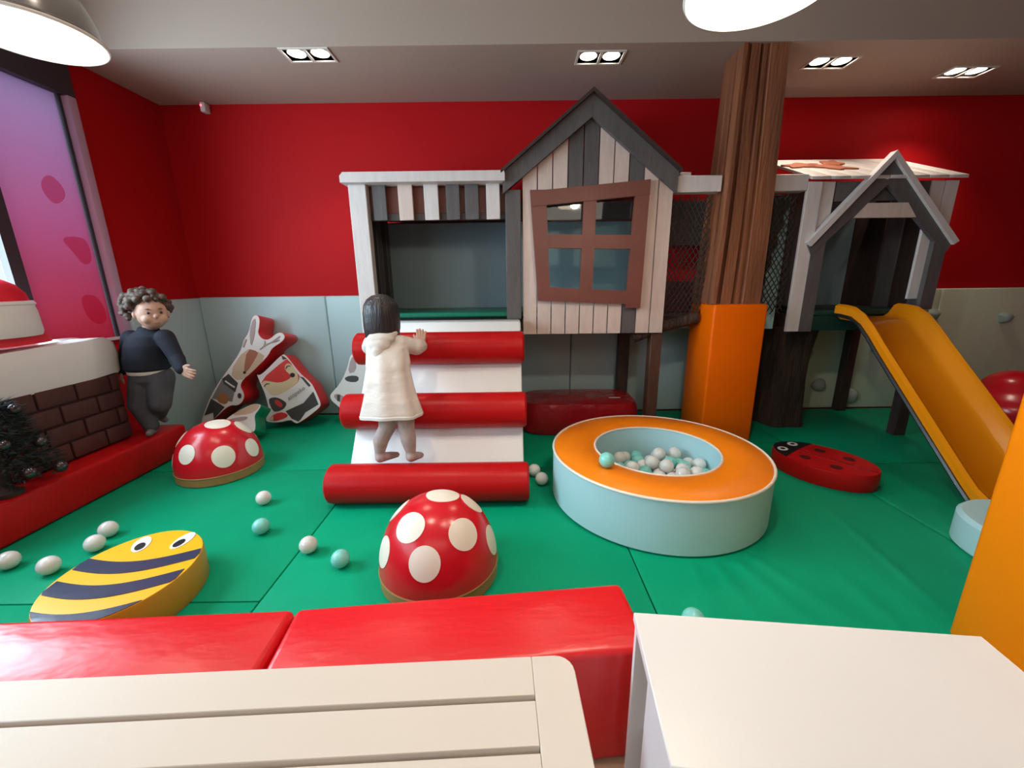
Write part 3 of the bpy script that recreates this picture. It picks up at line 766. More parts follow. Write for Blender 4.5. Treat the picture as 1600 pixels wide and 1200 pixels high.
# ================================================================ MUSHROOMS, BEE, LADYBIRD
def mushroom(loc, label, spots, rz=0):
    t = thing('mushroom_cushion', label, 'mushroom', 'red spotted mushroom cushions', loc, rz)
    r, h, b = 0.235, 0.275, 0.055
    MB().lathe([(r - 0.004, 0.001), (r, 0.006), (r, b)], 64, cap1=False).build('base_band', BEIGEB, t, smooth=True)
    n = 20
    prof = [(r * (math.cos(R(90 * i / n)) ** 0.86 if i < n else 0.0005), b + h * math.sin(R(90 * i / n))) for i in range(n + 1)]
    MB().lathe(prof, 64, cap0=False).build('cap', RED_CAP, t, smooth=True)
    MB().ring(r - 0.001, 0.0045, (0, 0, b), 64, 6).build('seam_piping', BEIGEB, t, smooth=True)
    def surf(az, el, off):
        e = max(-0.0, el); k = max(0.0, math.cos(R(e))) ** 0.86
        return Vector((r * k * math.cos(R(az)), r * k * math.sin(R(az)), b + h * math.sin(R(e)))) * 1.0 + off * Vector((math.cos(R(e)) * math.cos(R(az)), math.cos(R(e)) * math.sin(R(az)), math.sin(R(e))))
    for az, el, s in spots:
        # round patch laid on the dome in tangent space
        c = Vector((math.cos(R(el)) * math.cos(R(az)), math.cos(R(el)) * math.sin(R(az)), math.sin(R(el))))
        u = Vector((-math.sin(R(az)), math.cos(R(az)), 0)); v = c.cross(u)
        mb = MB(); rings = []
        for k, off in [(1.0, 0.0), (1.0, 0.0022), (0.66, 0.0024), (0.33, 0.0024), (0.01, 0.0024)]:
            ring = []
            for j in range(28):
                q = 2 * PI * j / 28; dd = c + R(s) * k * (math.cos(q) * u + math.sin(q) * v); dd.normalize()
                ring.append(surf(math.degrees(math.atan2(dd.y, dd.x)), math.degrees(math.asin(max(0.02, dd.z))), off))
            rings.append(ring)
        mb.loft(rings, False, True).build('spot', SPOT, t, smooth=True)
    return t
mushroom((-0.305, 1.43, 0), 'large red mushroom dome with cream spots in the middle foreground, behind the bench',
         [(-123, 56, 14), (-45, 46, 14), (-93, 30, 14), (-6, 22, 13), (-150, 25, 13), (60, 80, 14), (20, 55, 13), (110, 40, 13), (170, 50, 13), (60, 25, 13), (140, 15, 12)])
mushroom((-1.86, 2.38, 0), 'red mushroom dome with cream spots beside the red side bench and the animal cushions',
         [(-100, 32, 13), (-47, 24, 14.5), (0, 22, 13), (-20, 80, 14), (28, 52, 14), (-155, 45, 13), (100, 45, 13), (60, 20, 13), (140, 20, 12), (-150, 14, 9)])

def cut_poly(poly, f, keep):
    """keep the side of a polygon where f(p)*keep >= 0 (f linear-ish; crossings interpolated)"""
    out = []
    n = len(poly)
    for i in range(n):
        a, b = poly[i], poly[(i + 1) % n]; fa, fb = f(a) * keep, f(b) * keep
        if fa >= 0: out.append(a)
        if fa * fb < 0:
            t = fa / (fa - fb); out.append((a[0] + (b[0] - a[0]) * t, a[1] + (b[1] - a[1]) * t))
    return out
def band_polys(rx, ry, f0, f1, n=48):
    """region of the ellipse between the curves y=f0(x) and y=f1(x)"""
    lo = []; hi = []
    for k in range(n + 1):
        x = -rx + 2 * rx * k / n; e = ry * math.sqrt(max(0, 1 - (x / rx) ** 2))
        a = max(-e, f0(x)); b = min(e, f1(x))
        if b - a > 0.0008: lo.append((x, a)); hi.append((x, b))
    return lo + hi[::-1]
flat = lambda u, w, d: (u, w, d)
def animal_block(name, label, cat, loc, rz, rx, ry, h, side, topm):
    t = thing(name, label, cat, None, loc, rz)
    el = lambda s, z: [(rx * s * math.cos(2 * PI * k / 64), ry * s * math.sin(2 * PI * k / 64), z) for k in range(64)]
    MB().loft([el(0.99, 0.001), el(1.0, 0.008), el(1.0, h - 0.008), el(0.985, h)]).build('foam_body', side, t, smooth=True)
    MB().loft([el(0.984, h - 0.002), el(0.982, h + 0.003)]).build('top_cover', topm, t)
    return t
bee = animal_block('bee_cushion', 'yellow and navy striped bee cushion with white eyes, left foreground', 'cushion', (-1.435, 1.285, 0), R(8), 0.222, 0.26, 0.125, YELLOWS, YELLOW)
for y0, y1 in [(-0.30, -0.180), (-0.115, -0.050), (0.010, 0.076)]:
    cv = lambda x, yy: yy - 0.055 * math.cos(x / 0.222 * PI / 2) + 0.035
    MB().prism(band_polys(0.217, 0.2545, lambda x: cv(x, y0), lambda x: cv(x, y1)), flat, 0.128, 0.1302).build('stripe', NAVY, bee)
for sx_, a in [(-0.062, 0.35), (0.092, -0.15)]:
    for nm, m, rx_, ry_, dz, dy in [('eye', WHITEV, 0.030, 0.056, 0.0, 0.0), ('pupil', BLACKV, 0.0165, 0.026, 0.0022, -0.020)]:
        pl = []
        for k in range(24):
            q = 2 * PI * k / 24; u, w = rx_ * math.cos(q), ry_ * math.sin(q) + dy
            pl.append((sx_ + u * math.cos(a) - w * math.sin(a), 0.170 + u * math.sin(a) + w * math.cos(a)))
        _e = MB().prism(pl, flat, 0.128 + dz, 0.1305 + dz).build(nm, m, bee if nm == 'eye' else _eye)
        if nm == 'eye': _eye = _e
lady = animal_block('ladybird_cushion', 'low red ladybird cushion with black head between ball pit and slide', 'cushion', (1.87, 2.25, 0), R(33), 0.20, 0.27, 0.10, RED_V, RED_V)
MB().prism(band_polys(0.196, 0.264, lambda x: 0.135 - 0.3 * x * x, lambda x: 1.0), flat, 0.103, 0.105).build('head_patch', BLACKV, lady)
for sx_ in (-0.065, 0.065):
    for nm, m, rx_, ry_, dz in [('eye', WHITEV, 0.034, 0.028, 0.0), ('pupil', BLACKV, 0.016, 0.013, 0.0012)]:
        MB().prism([(sx_ + rx_ * math.cos(2 * PI * k / 20), 0.195 + ry_ * math.sin(2 * PI * k / 20)) for k in range(20)], flat, 0.105 + dz, 0.1062 + dz).build(nm, m, lady if nm == 'eye' else _eye)
        if nm == 'eye': _eye = [c for c in lady.children if c.name.startswith('eye')][-1]
MB().prism([(-0.004, 0.13), (-0.012, -0.26), (0.012, -0.26), (0.004, 0.13)], flat, 0.103, 0.1046).build('wing_line', DKRED, lady)
for sx_, sy_ in [(-0.09, 0.06), (-0.10, -0.10), (0.09, 0.05), (0.09, -0.10)]:
    MB().prism([(sx_ + 0.030 * math.cos(2 * PI * k / 20), sy_ + 0.030 * math.sin(2 * PI * k / 20)) for k in range(20)], flat, 0.103, 0.1046).build('dot', DOTRED, lady)

# ================================================================ ANIMAL CUSHIONS BY THE WALL
def cushion(name, label, x0, y0, z0, k, thick, outline, side, parts, sm=2, rim=0.022):
    t = thing(name, label, 'cushion', 'printed animal cushions', (x0, y0, z0))
    s = math.hypot(1, k)
    fn = lambda u, w, d: (u, w * k / s + d / s, w / s - d * k / s)
    ol = smoothpoly(outline, sm)
    MB().prism(ol, fn, 0.002, thick).build('foam_body', side, t, 0.012, 2)
    MB().prism(grow(ol, -0.003), fn, -0.0005, 0.004).build('printed_face', PWHITE, t)
    for i, (nm, m, poly, it) in enumerate(parts):
        q = smoothpoly(poly, it)
        MB().prism(q, fn, -0.0012 - 0.0005 * i, 0.001).build(nm, m, t)
    return t, fn
circ = lambda cx, cy, rx, ry, n=16: [(cx + rx * math.cos(2 * PI * k / n), cy + ry * math.sin(2 * PI * k / n)) for k in range(n)]
def stroke(pts, w):
    L = []; Rr = []
    for i, p in enumerate(pts):
        a = pts[max(0, i - 1)]; b = pts[min(len(pts) - 1, i + 1)]
        t = Vector((b[0] - a[0], b[1] - a[1])); t.normalize()
        L.append((p[0] - t.y * w, p[1] + t.x * w)); Rr.append((p[0] + t.y * w, p[1] - t.x * w))
    return L + Rr[::-1]
fox, ffn = cushion('animal_cushion', 'fox shaped cushion with red face, cream muzzle and lettering on its belly', -1.75, 3.12, 0.008, 0.25, 0.16,
    [(-0.341, 0.454), (-0.305, 0.432), (-0.131, 0.607), (-0.098, 0.607), (-0.053, 0.551), (0.025, 0.446), (0.11, 0.378), (0.145, 0.311), (0.19, 0.206), (0.18, 0.164), (0.001, 0.035), (-0.035, 0.047), (-0.062, 0.072), (-0.145, 0.049), (-0.255, 0.05), (-0.27, 0.087), (-0.236, 0.132), (-0.253, 0.218), (-0.27, 0.285), (-0.306, 0.371)], CUSHRED,
    [('head_print', PRED, [(-0.305, 0.396), (-0.101, 0.564), (-0.071, 0.564), (0.001, 0.447), (0.019, 0.428), (-0.0, 0.367), (-0.13, 0.284), (-0.209, 0.266), (-0.269, 0.334)], 1),
     ('muzzle_print', CREAMP, [(-0.296, 0.371), (-0.275, 0.395), (-0.238, 0.389), (-0.147, 0.372), (-0.073, 0.399), (-0.048, 0.429), (-0.103, 0.478), (-0.102, 0.521), (-0.071, 0.536), (-0.035, 0.508), (0.007, 0.434), (-0.0, 0.367), (-0.13, 0.284), (-0.209, 0.266), (-0.263, 0.328)], 1),
     ('belly_print', PWHITE, [(-0.142, 0.278), (-0.001, 0.361), (0.025, 0.41), (0.073, 0.36), (0.109, 0.323), (0.121, 0.293), (0.046, 0.22), (-0.113, 0.149), (-0.125, 0.161), (-0.094, 0.198), (-0.082, 0.24)], 1),
     ('trouser_print', PDARK, [(-0.101, 0.143), (0.046, 0.208), (0.127, 0.299), (0.168, 0.194), (0.06, 0.130), (0.022, 0.074), (0.001, 0.056), (-0.053, 0.081)], 0),
     ('tail_print', PRED, [(-0.246, 0.077), (-0.187, 0.126), (-0.12, 0.137), (-0.071, 0.103), (-0.145, 0.07), (-0.206, 0.062)], 1),
     ('tail_tip_print', CREAMP, [(-0.243, 0.077), (-0.201, 0.107), (-0.202, 0.067)], 0),
     ('arm_print', PDARK, [(-0.24, 0.23), (-0.222, 0.254), (-0.173, 0.257), (-0.124, 0.235), (-0.088, 0.204), (-0.113, 0.161), (-0.168, 0.138), (-0.205, 0.144)], 1),
     ('sleeve_print', PRED, [(-0.191, 0.235), (-0.161, 0.235), (-0.119, 0.198), (-0.137, 0.168), (-0.18, 0.199)], 1),
     ('strap_print', PDARK, [(0.016, 0.425), (0.049, 0.416), (0.106, 0.351), (0.094, 0.339), (0.079, 0.354), (0.04, 0.404)], 0),
     ('nose_print', BLACKV, circ(-0.04, 0.436, 0.019, 0.019), 0),
     ('ear_print', PDARK, [(-0.126, 0.597), (-0.083, 0.572), (-0.117, 0.564)], 0),
     ('eye_print', PDARK, stroke([(-0.270, 0.345), (-0.262, 0.362), (-0.245, 0.37), (-0.228, 0.367)], 0.0022), 0),
     ('eye_print', PDARK, stroke([(-0.092, 0.488), (-0.086, 0.506), (-0.07, 0.513), (-0.056, 0.508)], 0.0022), 0)])
# lettering on the fox
cu = bpy.data.curves.new('letters', 'FONT'); cu.body = 'atopeko'; cu.size = 0.047; cu.shear = 0.25; cu.extrude = 0.0004; cu.align_x = 'CENTER'; cu.space_character = 1.05
to = bpy.data.objects.new('lettering_tmp', cu); COL.objects.link(to)
dg = bpy.context.evaluated_depsgraph_get(); dg.update()
tm = bpy.data.meshes.new_from_object(to.evaluated_get(dg)); bpy.data.objects.remove(to)
ang = math.atan2(0.090, 0.135)
for v in tm.vertices:
    u, w = v.co.x, v.co.y
    v.co = Vector(ffn(-0.004 + u * math.cos(ang) - w * math.sin(ang), 0.275 + u * math.sin(ang) + w * math.cos(ang), -0.0085 + v.co.z))
tm.materials.clear(); tm.materials.append(PGREY)
lt = bpy.data.objects.new('lettering', tm); COL.objects.link(lt); lt.parent = fox

cushion('animal_cushion', 'deer shaped cushion with antlers and grey shirt leaning on the wall pad', -2.15, 3.1, 0.012, 0.22, 0.2,
    [(-0.384, 0.043), (-0.346, 0.16), (-0.27, 0.324), (-0.135, 0.503), (-0.035, 0.64), (-0.015, 0.726), (0.03, 0.777), (0.059, 0.905), (0.095, 0.93), (0.128, 0.904), (0.121, 0.827), (0.107, 0.776), (0.14, 0.732), (0.191, 0.723), (0.262, 0.782), (0.305, 0.782), (0.33, 0.747), (0.303, 0.705), (0.215, 0.654), (0.187, 0.594), (0.081, 0.492), (-0.061, 0.373), (-0.012, 0.286), (-0.032, 0.225), (-0.076, 0.191), (-0.145, 0.201), (-0.27, 0.081), (-0.341, 0.038)], CUSHRED,
    [('face_print', TAN, [(-0.136, 0.46), (-0.0, 0.657), (0.102, 0.63), (0.17, 0.586), (0.045, 0.458), (-0.061, 0.386)], 1),
     ('muzzle_print', PBROWN, [(0.017, 0.656), (0.107, 0.63), (0.092, 0.587), (0.006, 0.459), (-0.019, 0.467)], 1),
     ('nose_print', BLACKV, circ(-0.010, 0.462, 0.012, 0.012), 0),
     ('shirt_print', PGREY, [(-0.189, 0.418), (-0.136, 0.452), (-0.07, 0.382), (-0.099, 0.296), (-0.118, 0.227), (-0.282, 0.255)], 0),
     ('collar_print', PDARK, [(-0.19, 0.413), (-0.141, 0.452), (-0.066, 0.377), (-0.09, 0.304), (-0.182, 0.374)], 0),
     ('collar_line_print', PWHITE, stroke([(-0.168, 0.397), (-0.13, 0.368), (-0.092, 0.343)], 0.006), 0),
     ('pocket_print', PORANGE, [(-0.228, 0.289), (-0.193, 0.305), (-0.143, 0.27), (-0.162, 0.201), (-0.239, 0.228)], 1),
     ('trouser_print', PDARK, [(-0.286, 0.255), (-0.18, 0.184), (-0.27, 0.089), (-0.273, 0.142), (-0.347, 0.117)], 0),
     ('ear_print', PMAUVE, [(0.043, 0.794), (0.072, 0.887), (0.098, 0.895), (0.080, 0.75), (0.047, 0.66)], 1),
     ('antler_print', PMAUVE, stroke([(0.12, 0.645), (0.165, 0.68), (0.22, 0.705), (0.286, 0.75)], 0.004), 0),
     ('antler_print', PMAUVE, stroke([(0.155, 0.668), (0.165, 0.70), (0.162, 0.715)], 0.004), 0),
     ('antler_print', PMAUVE, stroke([(0.225, 0.703), (0.255, 0.712), (0.28, 0.722)], 0.004), 0),
     ('antler_print', PMAUVE, stroke([(-0.012, 0.665), (0.0, 0.70), (0.015, 0.73)], 0.006), 0),
     ('hand_print', PDARK, circ(-0.055, 0.275, 0.014, 0.022), 0)])
cushion('animal_cushion', 'small green sided cushion with pale printed leaf lying behind the far mushroom', -2.05, 2.75, 0.0, 0.6, 0.13,
    [(-0.066, 0.234), (0.027, 0.297), (0.105, 0.333), (0.169, 0.325), (0.152, 0.278), (0.125, 0.24), (0.15, 0.17), (0.15, 0.10), (-0.08, 0.10), (-0.12, 0.17)], CUSHGREEN,
    [('leaf_print', TAN, [(-0.058, 0.238), (0.032, 0.293), (0.11, 0.326), (0.157, 0.321), (0.139, 0.283), (0.09, 0.249)], 1),
     ('snout_print', PMAUVE, [(-0.077, 0.204), (0.014, 0.229), (0.085, 0.232), (0.069, 0.203), (-0.0, 0.195)], 1)])
cushion('animal_cushion', 'white raccoon shaped cushion half hidden behind the climbing ramp', -1.4, 3.2, 0.02, 0.2, 0.13,
    [(0.109, 0.575), (0.063, 0.57), (0.041, 0.48), (-0.003, 0.375), (-0.061, 0.295), (-0.119, 0.239), (-0.109, 0.189), (-0.036, 0.132), (-0.025, 0.069), (0.004, 0.019), (0.191, 0.016), (0.34, 0.12), (0.34, 0.45), (0.26, 0.574)], WHITEV,
    [('ear_print', PMAUVE, [(0.068, 0.548), (0.108, 0.553), (0.111, 0.43), (0.036, 0.412)], 1),
     ('mask_print', PDARK, [(0.003, 0.375), (0.054, 0.399), (0.13, 0.392), (0.122, 0.343), (0.04, 0.343)], 1),
     ('paw_print', PMAUVE, [(-0.092, 0.233), (-0.05, 0.251), (0.005, 0.219), (-0.003, 0.175), (-0.047, 0.176)], 1),
     ('paw_stripe_print', PDARK, [(-0.057, 0.239), (-0.03, 0.238), (-0.034, 0.182), (-0.056, 0.189)], 0)])

# ================================================================ CHRISTMAS DECORATION AT THE WINDOW
ch = thing('brick_chimney', 'inflatable dark brick chimney with puffy white snow top by the window', 'decoration', None, (-2.5, 2.0, 0.206))
ox, oy, oz = -2.5, 2.0, 0.206
CX0, CX1, CY0, CY1, CZ = -2.648, -2.46, 1.80, 2.475, 0.625
MB().box(CX0 - ox, CX1 - ox, CY0 - oy, CY1 - oy, 0.001, CZ - oz).build('chimney_body', MORTAR, ch, 0.02, 3)
rowh = 0.104
for rI in range(4):
    z0 = 0.215 + rI * rowh; y = CY0 + (0.0 if rI % 2 else -0.10)
    while y < CY1 - 0.02:
        a, b = max(y, CY0 + 0.012) + 0.005, min(y + 0.20, CY1 - 0.012) - 0.005
        if b - a > 0.03:
            MB().box(CX1 - ox - 0.006, CX1 - ox + 0.014, a - oy, b - oy, z0 - oz + 0.005, z0 - oz + rowh - 0.006).build('brick', BRICK, ch, 0.008, 2)
        y += 0.20
    for (a, b) in ((CX0 + 0.02, -2.56), (-2.55, CX1 - 0.015)):
        MB().box(a - ox, b - ox, CY1 - oy - 0.006, CY1 - oy + 0.010, z0 - oz + 0.005, z0 - oz + rowh - 0.006).build('brick', BRICK, ch, 0.006, 1)
rings = []
def snow_ring(z, s, dz=0.0):
    o = []
    for k in range(56):
        a = 2 * PI * k / 56
        o.append(((-2.56 - ox) + s * 0.112 * math.copysign(abs(math.cos(a)) ** 0.4, math.cos(a)), (2.14 - oy) + s * 0.385 * math.copysign(abs(math.sin(a)) ** 0.3, math.sin(a)), z - oz + 0.01 * math.sin(3 * a)))
    return o
MB().loft([snow_ring(0.622, 0.96), snow_ring(0.64, 1.0), snow_ring(0.74, 1.03), snow_ring(0.815, 1.0), snow_ring(0.845, 0.90), snow_ring(0.852, 0.5)]).build('snow_top', SNOW, ch, smooth=True)
fig = thing('inflatable_figure', 'red and white inflatable winter figure with round red cap on the snowy chimney', 'decoration', None, (-2.56, 2.0, 0.853))
ox, oy, oz = -2.56, 2.0, 0.853
el2 = lambda cx, cy, z, rx, ry: [(cx - ox + rx * math.cos(2 * PI * k / 36), cy - oy + ry * math.sin(2 * PI * k / 36), z - oz) for k in range(36)]
bx_, by_ = -2.565, 2.0
MB().loft([el2(bx_, by_, 0.868, 0.115, 0.24), el2(bx_, by_, 0.90, 0.115, 0.225), el2(bx_, by_, 0.96, 0.105, 0.20), el2(bx_, by_, 1.0, 0.07, 0.15)]).build('red_body', INFRED, fig, smooth=True)
MB().loft([el2(bx_ + 0.02, by_, 0.91, 0.11, 0.185), el2(bx_ + 0.02, by_, 0.93, 0.118, 0.192), el2(bx_ + 0.02, by_, 1.03, 0.115, 0.19), el2(bx_ + 0.02, by_, 1.07, 0.11, 0.18)]).build('white_beard', SNOW, fig, smooth=True)
MB().loft([el2(bx_ + 0.01, by_, 1.055, 0.115, 0.19), el2(bx_ + 0.01, by_, 1.07, 0.124, 0.20), el2(bx_ + 0.01, by_, 1.085, 0.118, 0.19)]).build('cap_band', SNOW, fig, smooth=True)
MB().loft([el2(bx_, by_, 1.08, 0.112, 0.185), el2(bx_, by_, 1.12, 0.108, 0.178), el2(bx_, by_, 1.165, 0.088, 0.145), el2(bx_, by_, 1.195, 0.055, 0.09), el2(bx_, by_, 1.205, 0.015, 0.03)]).build('red_cap', INFRED, fig, smooth=True)
# dark little pine tree with baubles in front of it
tr = thing('pine_tree', 'small dark artificial pine tree with baubles at the left edge', 'tree', None, (-2.365, 1.72, 0.206))
MB().lathe([(0.05, 0.001), (0.052, 0.02), (0.03, 0.03), (0.018, 0.05), (0.012, 0.42)], 14).build('trunk', BARK, tr, smooth=True)
nd = MB(); rn = random.Random(3)
for k in range(1900):
    zz = rn.uniform(0.06, 0.44); rr = (0.24 - 0.15 * (zz / 0.44) ** 1.3) * math.sqrt(rn.uniform(0.05, 1)); a = rn.uniform(0, 2 * PI)
    p = Vector((rr * math.cos(a) * 0.36 + 0.012, rr * math.sin(a), zz)); d = Vector((math.cos(a) + rn.uniform(-.6, .6), math.sin(a) + rn.uniform(-.6, .6), rn.uniform(-.5, .5))).normalized()
    d.x = max(-0.25, min(0.5, d.x)); s = d.cross(Vector((rn.uniform(-1, 1), rn.uniform(-1, 1), 1))).normalized() * 0.006; q = d * rn.uniform(0.03, 0.06)
    e = d.cross(s).normalized() * 0.004
    nd.add([p - s, p + s, p + e, p + q], [(0, 1, 3), (1, 2, 3), (2, 0, 3), (0, 2, 1)])
fo = nd.build('needles', PINE, tr); fo['kind'] = 'stuff'
for (x, y, z, r) in [(0.085, 0.03, 0.10, 0.030), (0.075, -0.02, 0.26, 0.026), (0.05, 0.08, 0.40, 0.026), (0.075, 0.12, 0.22, 0.026), (0.085, 0.16, 0.07, 0.03)]:
    sphere_pts((x, y, z), r, 10).build('bauble', BAUBLE, tr, smooth=True)

# ================================================================ FOREGROUND TABLES
# beige slatted table
TZ = 0.70
tb = thing('slatted_table', 'beige slatted table with rounded corner in the lower left foreground', 'table', None, (0.070, 0.405, 0), R(2.2))
W, Dp, ew = 0.95, 0.62, 0.050
def endboard(u0, u1, rside):
    r = 0.022
    if rside > 0:
        poly = [(u0, 0), (u1 - r, 0)] + arc(u1 - r, -r, r, 90, 0, 5) + [(u1, -Dp + r)] + arc(u1 - r, -Dp + r, r, 0, -90, 5) + [(u0, -Dp)]
    else:
        poly = [(u1, -Dp), (u0 + r, -Dp)] + arc(u0 + r, -Dp + r, r, 270, 180, 5) + arc(u0 + r, -r, r, 180, 90, 5) + [(u1, 0)]
    MB().prism(poly, flat, TZ - 0.022, TZ).build('end_board', TABLEB, tb, 0.0009, 1)
endboard(-ew, 0.0, 1); endboard(-W, -W + ew, -1)
ns = 12; pit_ = Dp / ns
for k in range(ns):
    MB().box(-W + ew, -ew - 0.0002, -(k + 1) * pit_ + 0.0028, -k * pit_ - (0.0 if k == 0 else 0.0028), TZ - 0.022, TZ - 0.0001).build('slat', TABLEB, tb, 0.0009, 1)
for u in (-0.16, -W + 0.16):
    MB().box(u - 0.03, u + 0.03, -Dp + 0.03, -0.03, TZ - 0.05, TZ - 0.0225).build('cross_bar', TABLEB, tb, 0.003, 1)
for u in (-0.16, -W + 0.16):
    for v in (-0.09, -Dp + 0.09):
        MB().box(u - 0.02, u + 0.02, v - 0.02, v + 0.02, FZ + 0.001, TZ - 0.05).build('leg', TABLEB, tb, 0.003, 1)
# white side table
t2 = thing('side_table', 'plain white low side table with open shelf in the lower right foreground', 'table', None, (0.266, 0.752, 0), R(-6.0))
TW, TD, T2 = 0.70, 0.300, 0.43
MB().box(0, TW, -TD, 0, T2 - 0.022, T2).build('top', TABLEW, t2, 0.002, 1)
MB().box(0.004, TW - 0.004, -0.02, -0.004, FZ + 0.001, T2 - 0.023).build('back_panel', TABLEW, t2, 0.001, 1)
MB().box(0.02, 0.036, -TD + 0.02, -0.08, FZ + 0.001, T2 - 0.023).build('side_panel', TABLEW, t2, 0.001, 1)
MB().box(TW - 0.036, TW - 0.02, -TD + 0.02, -0.021, FZ + 0.001, T2 - 0.023).build('side_panel', TABLEW, t2, 0.001, 1)
MB().box(0.037, TW - 0.037, -TD + 0.02, -0.021, 0.12, 0.138).build('shelf', TABLEW, t2, 0.001, 1)

# ================================================================ PENDANT LAMPS
def pendant(loc, label, power):
    t = thing('pendant_lamp', label, 'pendant lamp', 'dome pendant lamps', loc)
    r = 0.182
    outer = [(r, 0.0), (r + 0.006, 0.004), (r + 0.006, 0.012), (r - 0.004, 0.02), (r * 0.93, 0.07), (r * 0.80, 0.13), (r * 0.58, 0.18), (r * 0.33, 0.21), (0.045, 0.225), (0.045, 0.27), (0.02, 0.285)]
    MB().lathe(outer, 64, cap0=False).build('dome', CHROME, t, smooth=True)
    MB().lathe([(r - 0.001, 0.001), (r - 0.008, 0.02), (r * 0.90, 0.068), (r * 0.77, 0.126), (r * 0.55, 0.172), (r * 0.3, 0.20), (0.01, 0.21)], 64, cap0=False).build('reflector', LAMPIN, t, smooth=True)
    MB().ring(r + 0.003, 0.006, (0, 0, 0.004), 64, 8).build('rim', LAMPIN, t, smooth=True)
    MB().lathe([(0.001, 0.045), (0.03, 0.055), (0.045, 0.09), (0.036, 0.13), (0.018, 0.16), (0.018, 0.20)], 24).build('bulb', BULB, t, smooth=True)
    MB().tube([(0, 0, 0.28), (0, 0, 2.999 - loc[2])], 0.004, 8).build('cord', BLACKV, t)
    d = bpy.data.lights.new('pendant_lamp_light', 'POINT'); d.energy = power; d.color = (1.0, 0.87, 0.70); d.shadow_soft_size = 0.04
    o = bpy.data.objects.new('pendant_lamp_light', d); COL.objects.link(o); o.parent = t; o.location = (0, 0, 0.02)
    return t
pendant((-1.575, 1.585, 1.955), 'smoked chrome dome pendant lamp, lit, at the top left corner', 4)
pendant((0.668, 1.285, 1.89), 'smoked chrome dome pendant lamp, lit, in front of the timber post', 24)

# ================================================================ CHILDREN
def hand_caps(w, dirv, side, palm_n, s=1.0, curl=0.25):
    """capsules of a small hand: palm and five fingers of unequal length; w wrist, dirv pointing, side towards the thumb"""
    w = Vector(w); d = Vector(dirv).normalized(); sd = Vector(side).normalized(); n = Vector(palm_n).normalized()
    caps = []
    k = w + d * 0.034 * s
    for i, (o, L) in enumerate([(0.0145, 0.032), (0.005, 0.036), (-0.005, 0.033), (-0.0145, 0.026)]):
        a = k + sd * o * s * 1.15
        caps.append((w + sd * o * 0.7 * s, 0.0085 * s, a, 0.0075 * s))
        m_ = a + (d + sd * o * 9).normalized() * L * 0.55 * s + n * curl * 0.3 * L * s
        e = m_ + (d + sd * o * 9 + n * curl * 1.4).normalized() * L * 0.5 * s
        caps += [(a, 0.0062 * s, m_, 0.0056 * s), (m_, 0.0056 * s, e, 0.0048 * s)]
    th0 = w + sd * 0.012 * s + d * 0.008 * s
    th1 = th0 + (sd * 0.8 + d * 0.7).normalized() * 0.022 * s; th2 = th1 + (d * 0.9 + sd * 0.35).normalized() * 0.018 * s
    caps += [(th0, 0.0085 * s, th1, 0.0066 * s), (th1, 0.0066 * s, th2, 0.0052 * s)]
    return caps

# --- girl on the ramp, seen from behind
g = thing('person', 'small child in a cream hooded coat climbing the ramp, seen from behind', 'person', None, (-0.64, 2.03, 0.2))
gl = Vector((-0.64, 2.03, 0.2))
def G(p): return tuple(Vector(p) - gl)
def GC(c): return [(G(a), r0, G(b), r1) for a, r0, b, r1 in c]
hd = (-0.708, 2.262, 0.975)
caps = [((-0.660, 2.05, 0.52), 0.052, (-0.668, 2.035, 0.405), 0.041), ((-0.668, 2.035, 0.405), 0.040, (-0.700, 2.015, 0.345), 0.039), ((-0.700, 2.015, 0.345), 0.039, (-0.715, 2.02, 0.27), 0.024),
        ((-0.715, 2.018, 0.262), 0.024, (-0.712, 2.012, 0.243), 0.025), ((-0.712, 2.02, 0.240), 0.024, (-0.670, 2.065, 0.2305), 0.018), ((-0.67, 2.065, 0.2305), 0.018, (-0.645, 2.085, 0.226), 0.013),
        ((-0.570, 2.05, 0.52), 0.052, (-0.566, 2.035, 0.405), 0.041), ((-0.566, 2.035, 0.405), 0.040, (-0.556, 2.02, 0.345), 0.039), ((-0.556, 2.02, 0.345), 0.039, (-0.548, 2.02, 0.27), 0.024),
        ((-0.548, 2.018, 0.262), 0.024, (-0.548, 2.012, 0.246), 0.025), ((-0.548, 2.02, 0.240), 0.024, (-0.522, 2.06, 0.2305), 0.018), ((-0.522, 2.06, 0.2305), 0.018, (-0.508, 2.075, 0.226), 0.013)]
legs_caps = caps
body_caps = [((-0.62, 2.06, 0.54), 0.075, (-0.66, 2.14, 0.70), 0.075), ((-0.66, 2.14, 0.70), 0.075, (-0.69, 2.22, 0.82), 0.062), ((-0.695, 2.235, 0.84), 0.035, hd, 0.04),
             ((-0.61, 2.23, 0.815), 0.033, (-0.545, 2.29, 0.80), 0.027), ((-0.545, 2.29, 0.785), 0.026, (-0.537, 2.385, 0.792), 0.020),
             ((-0.775, 2.24, 0.815), 0.033, (-0.80, 2.31, 0.80), 0.027), ((-0.80, 2.31, 0.785), 0.026, (-0.76, 2.385, 0.792), 0.020)]
hand_r = hand_caps((-0.536, 2.392, 0.800), (-0.05, 0.46, 0.89), (-0.95, 0.0, 0.1), (0, 0.91, -0.42), 1.3, 0.12)
hand_l = hand_caps((-0.760, 2.392, 0.800), (0.05, 0.46, 0.89), (0.95, 0.0, 0.1), (0, 0.91, -0.42), 1.3, 0.12)
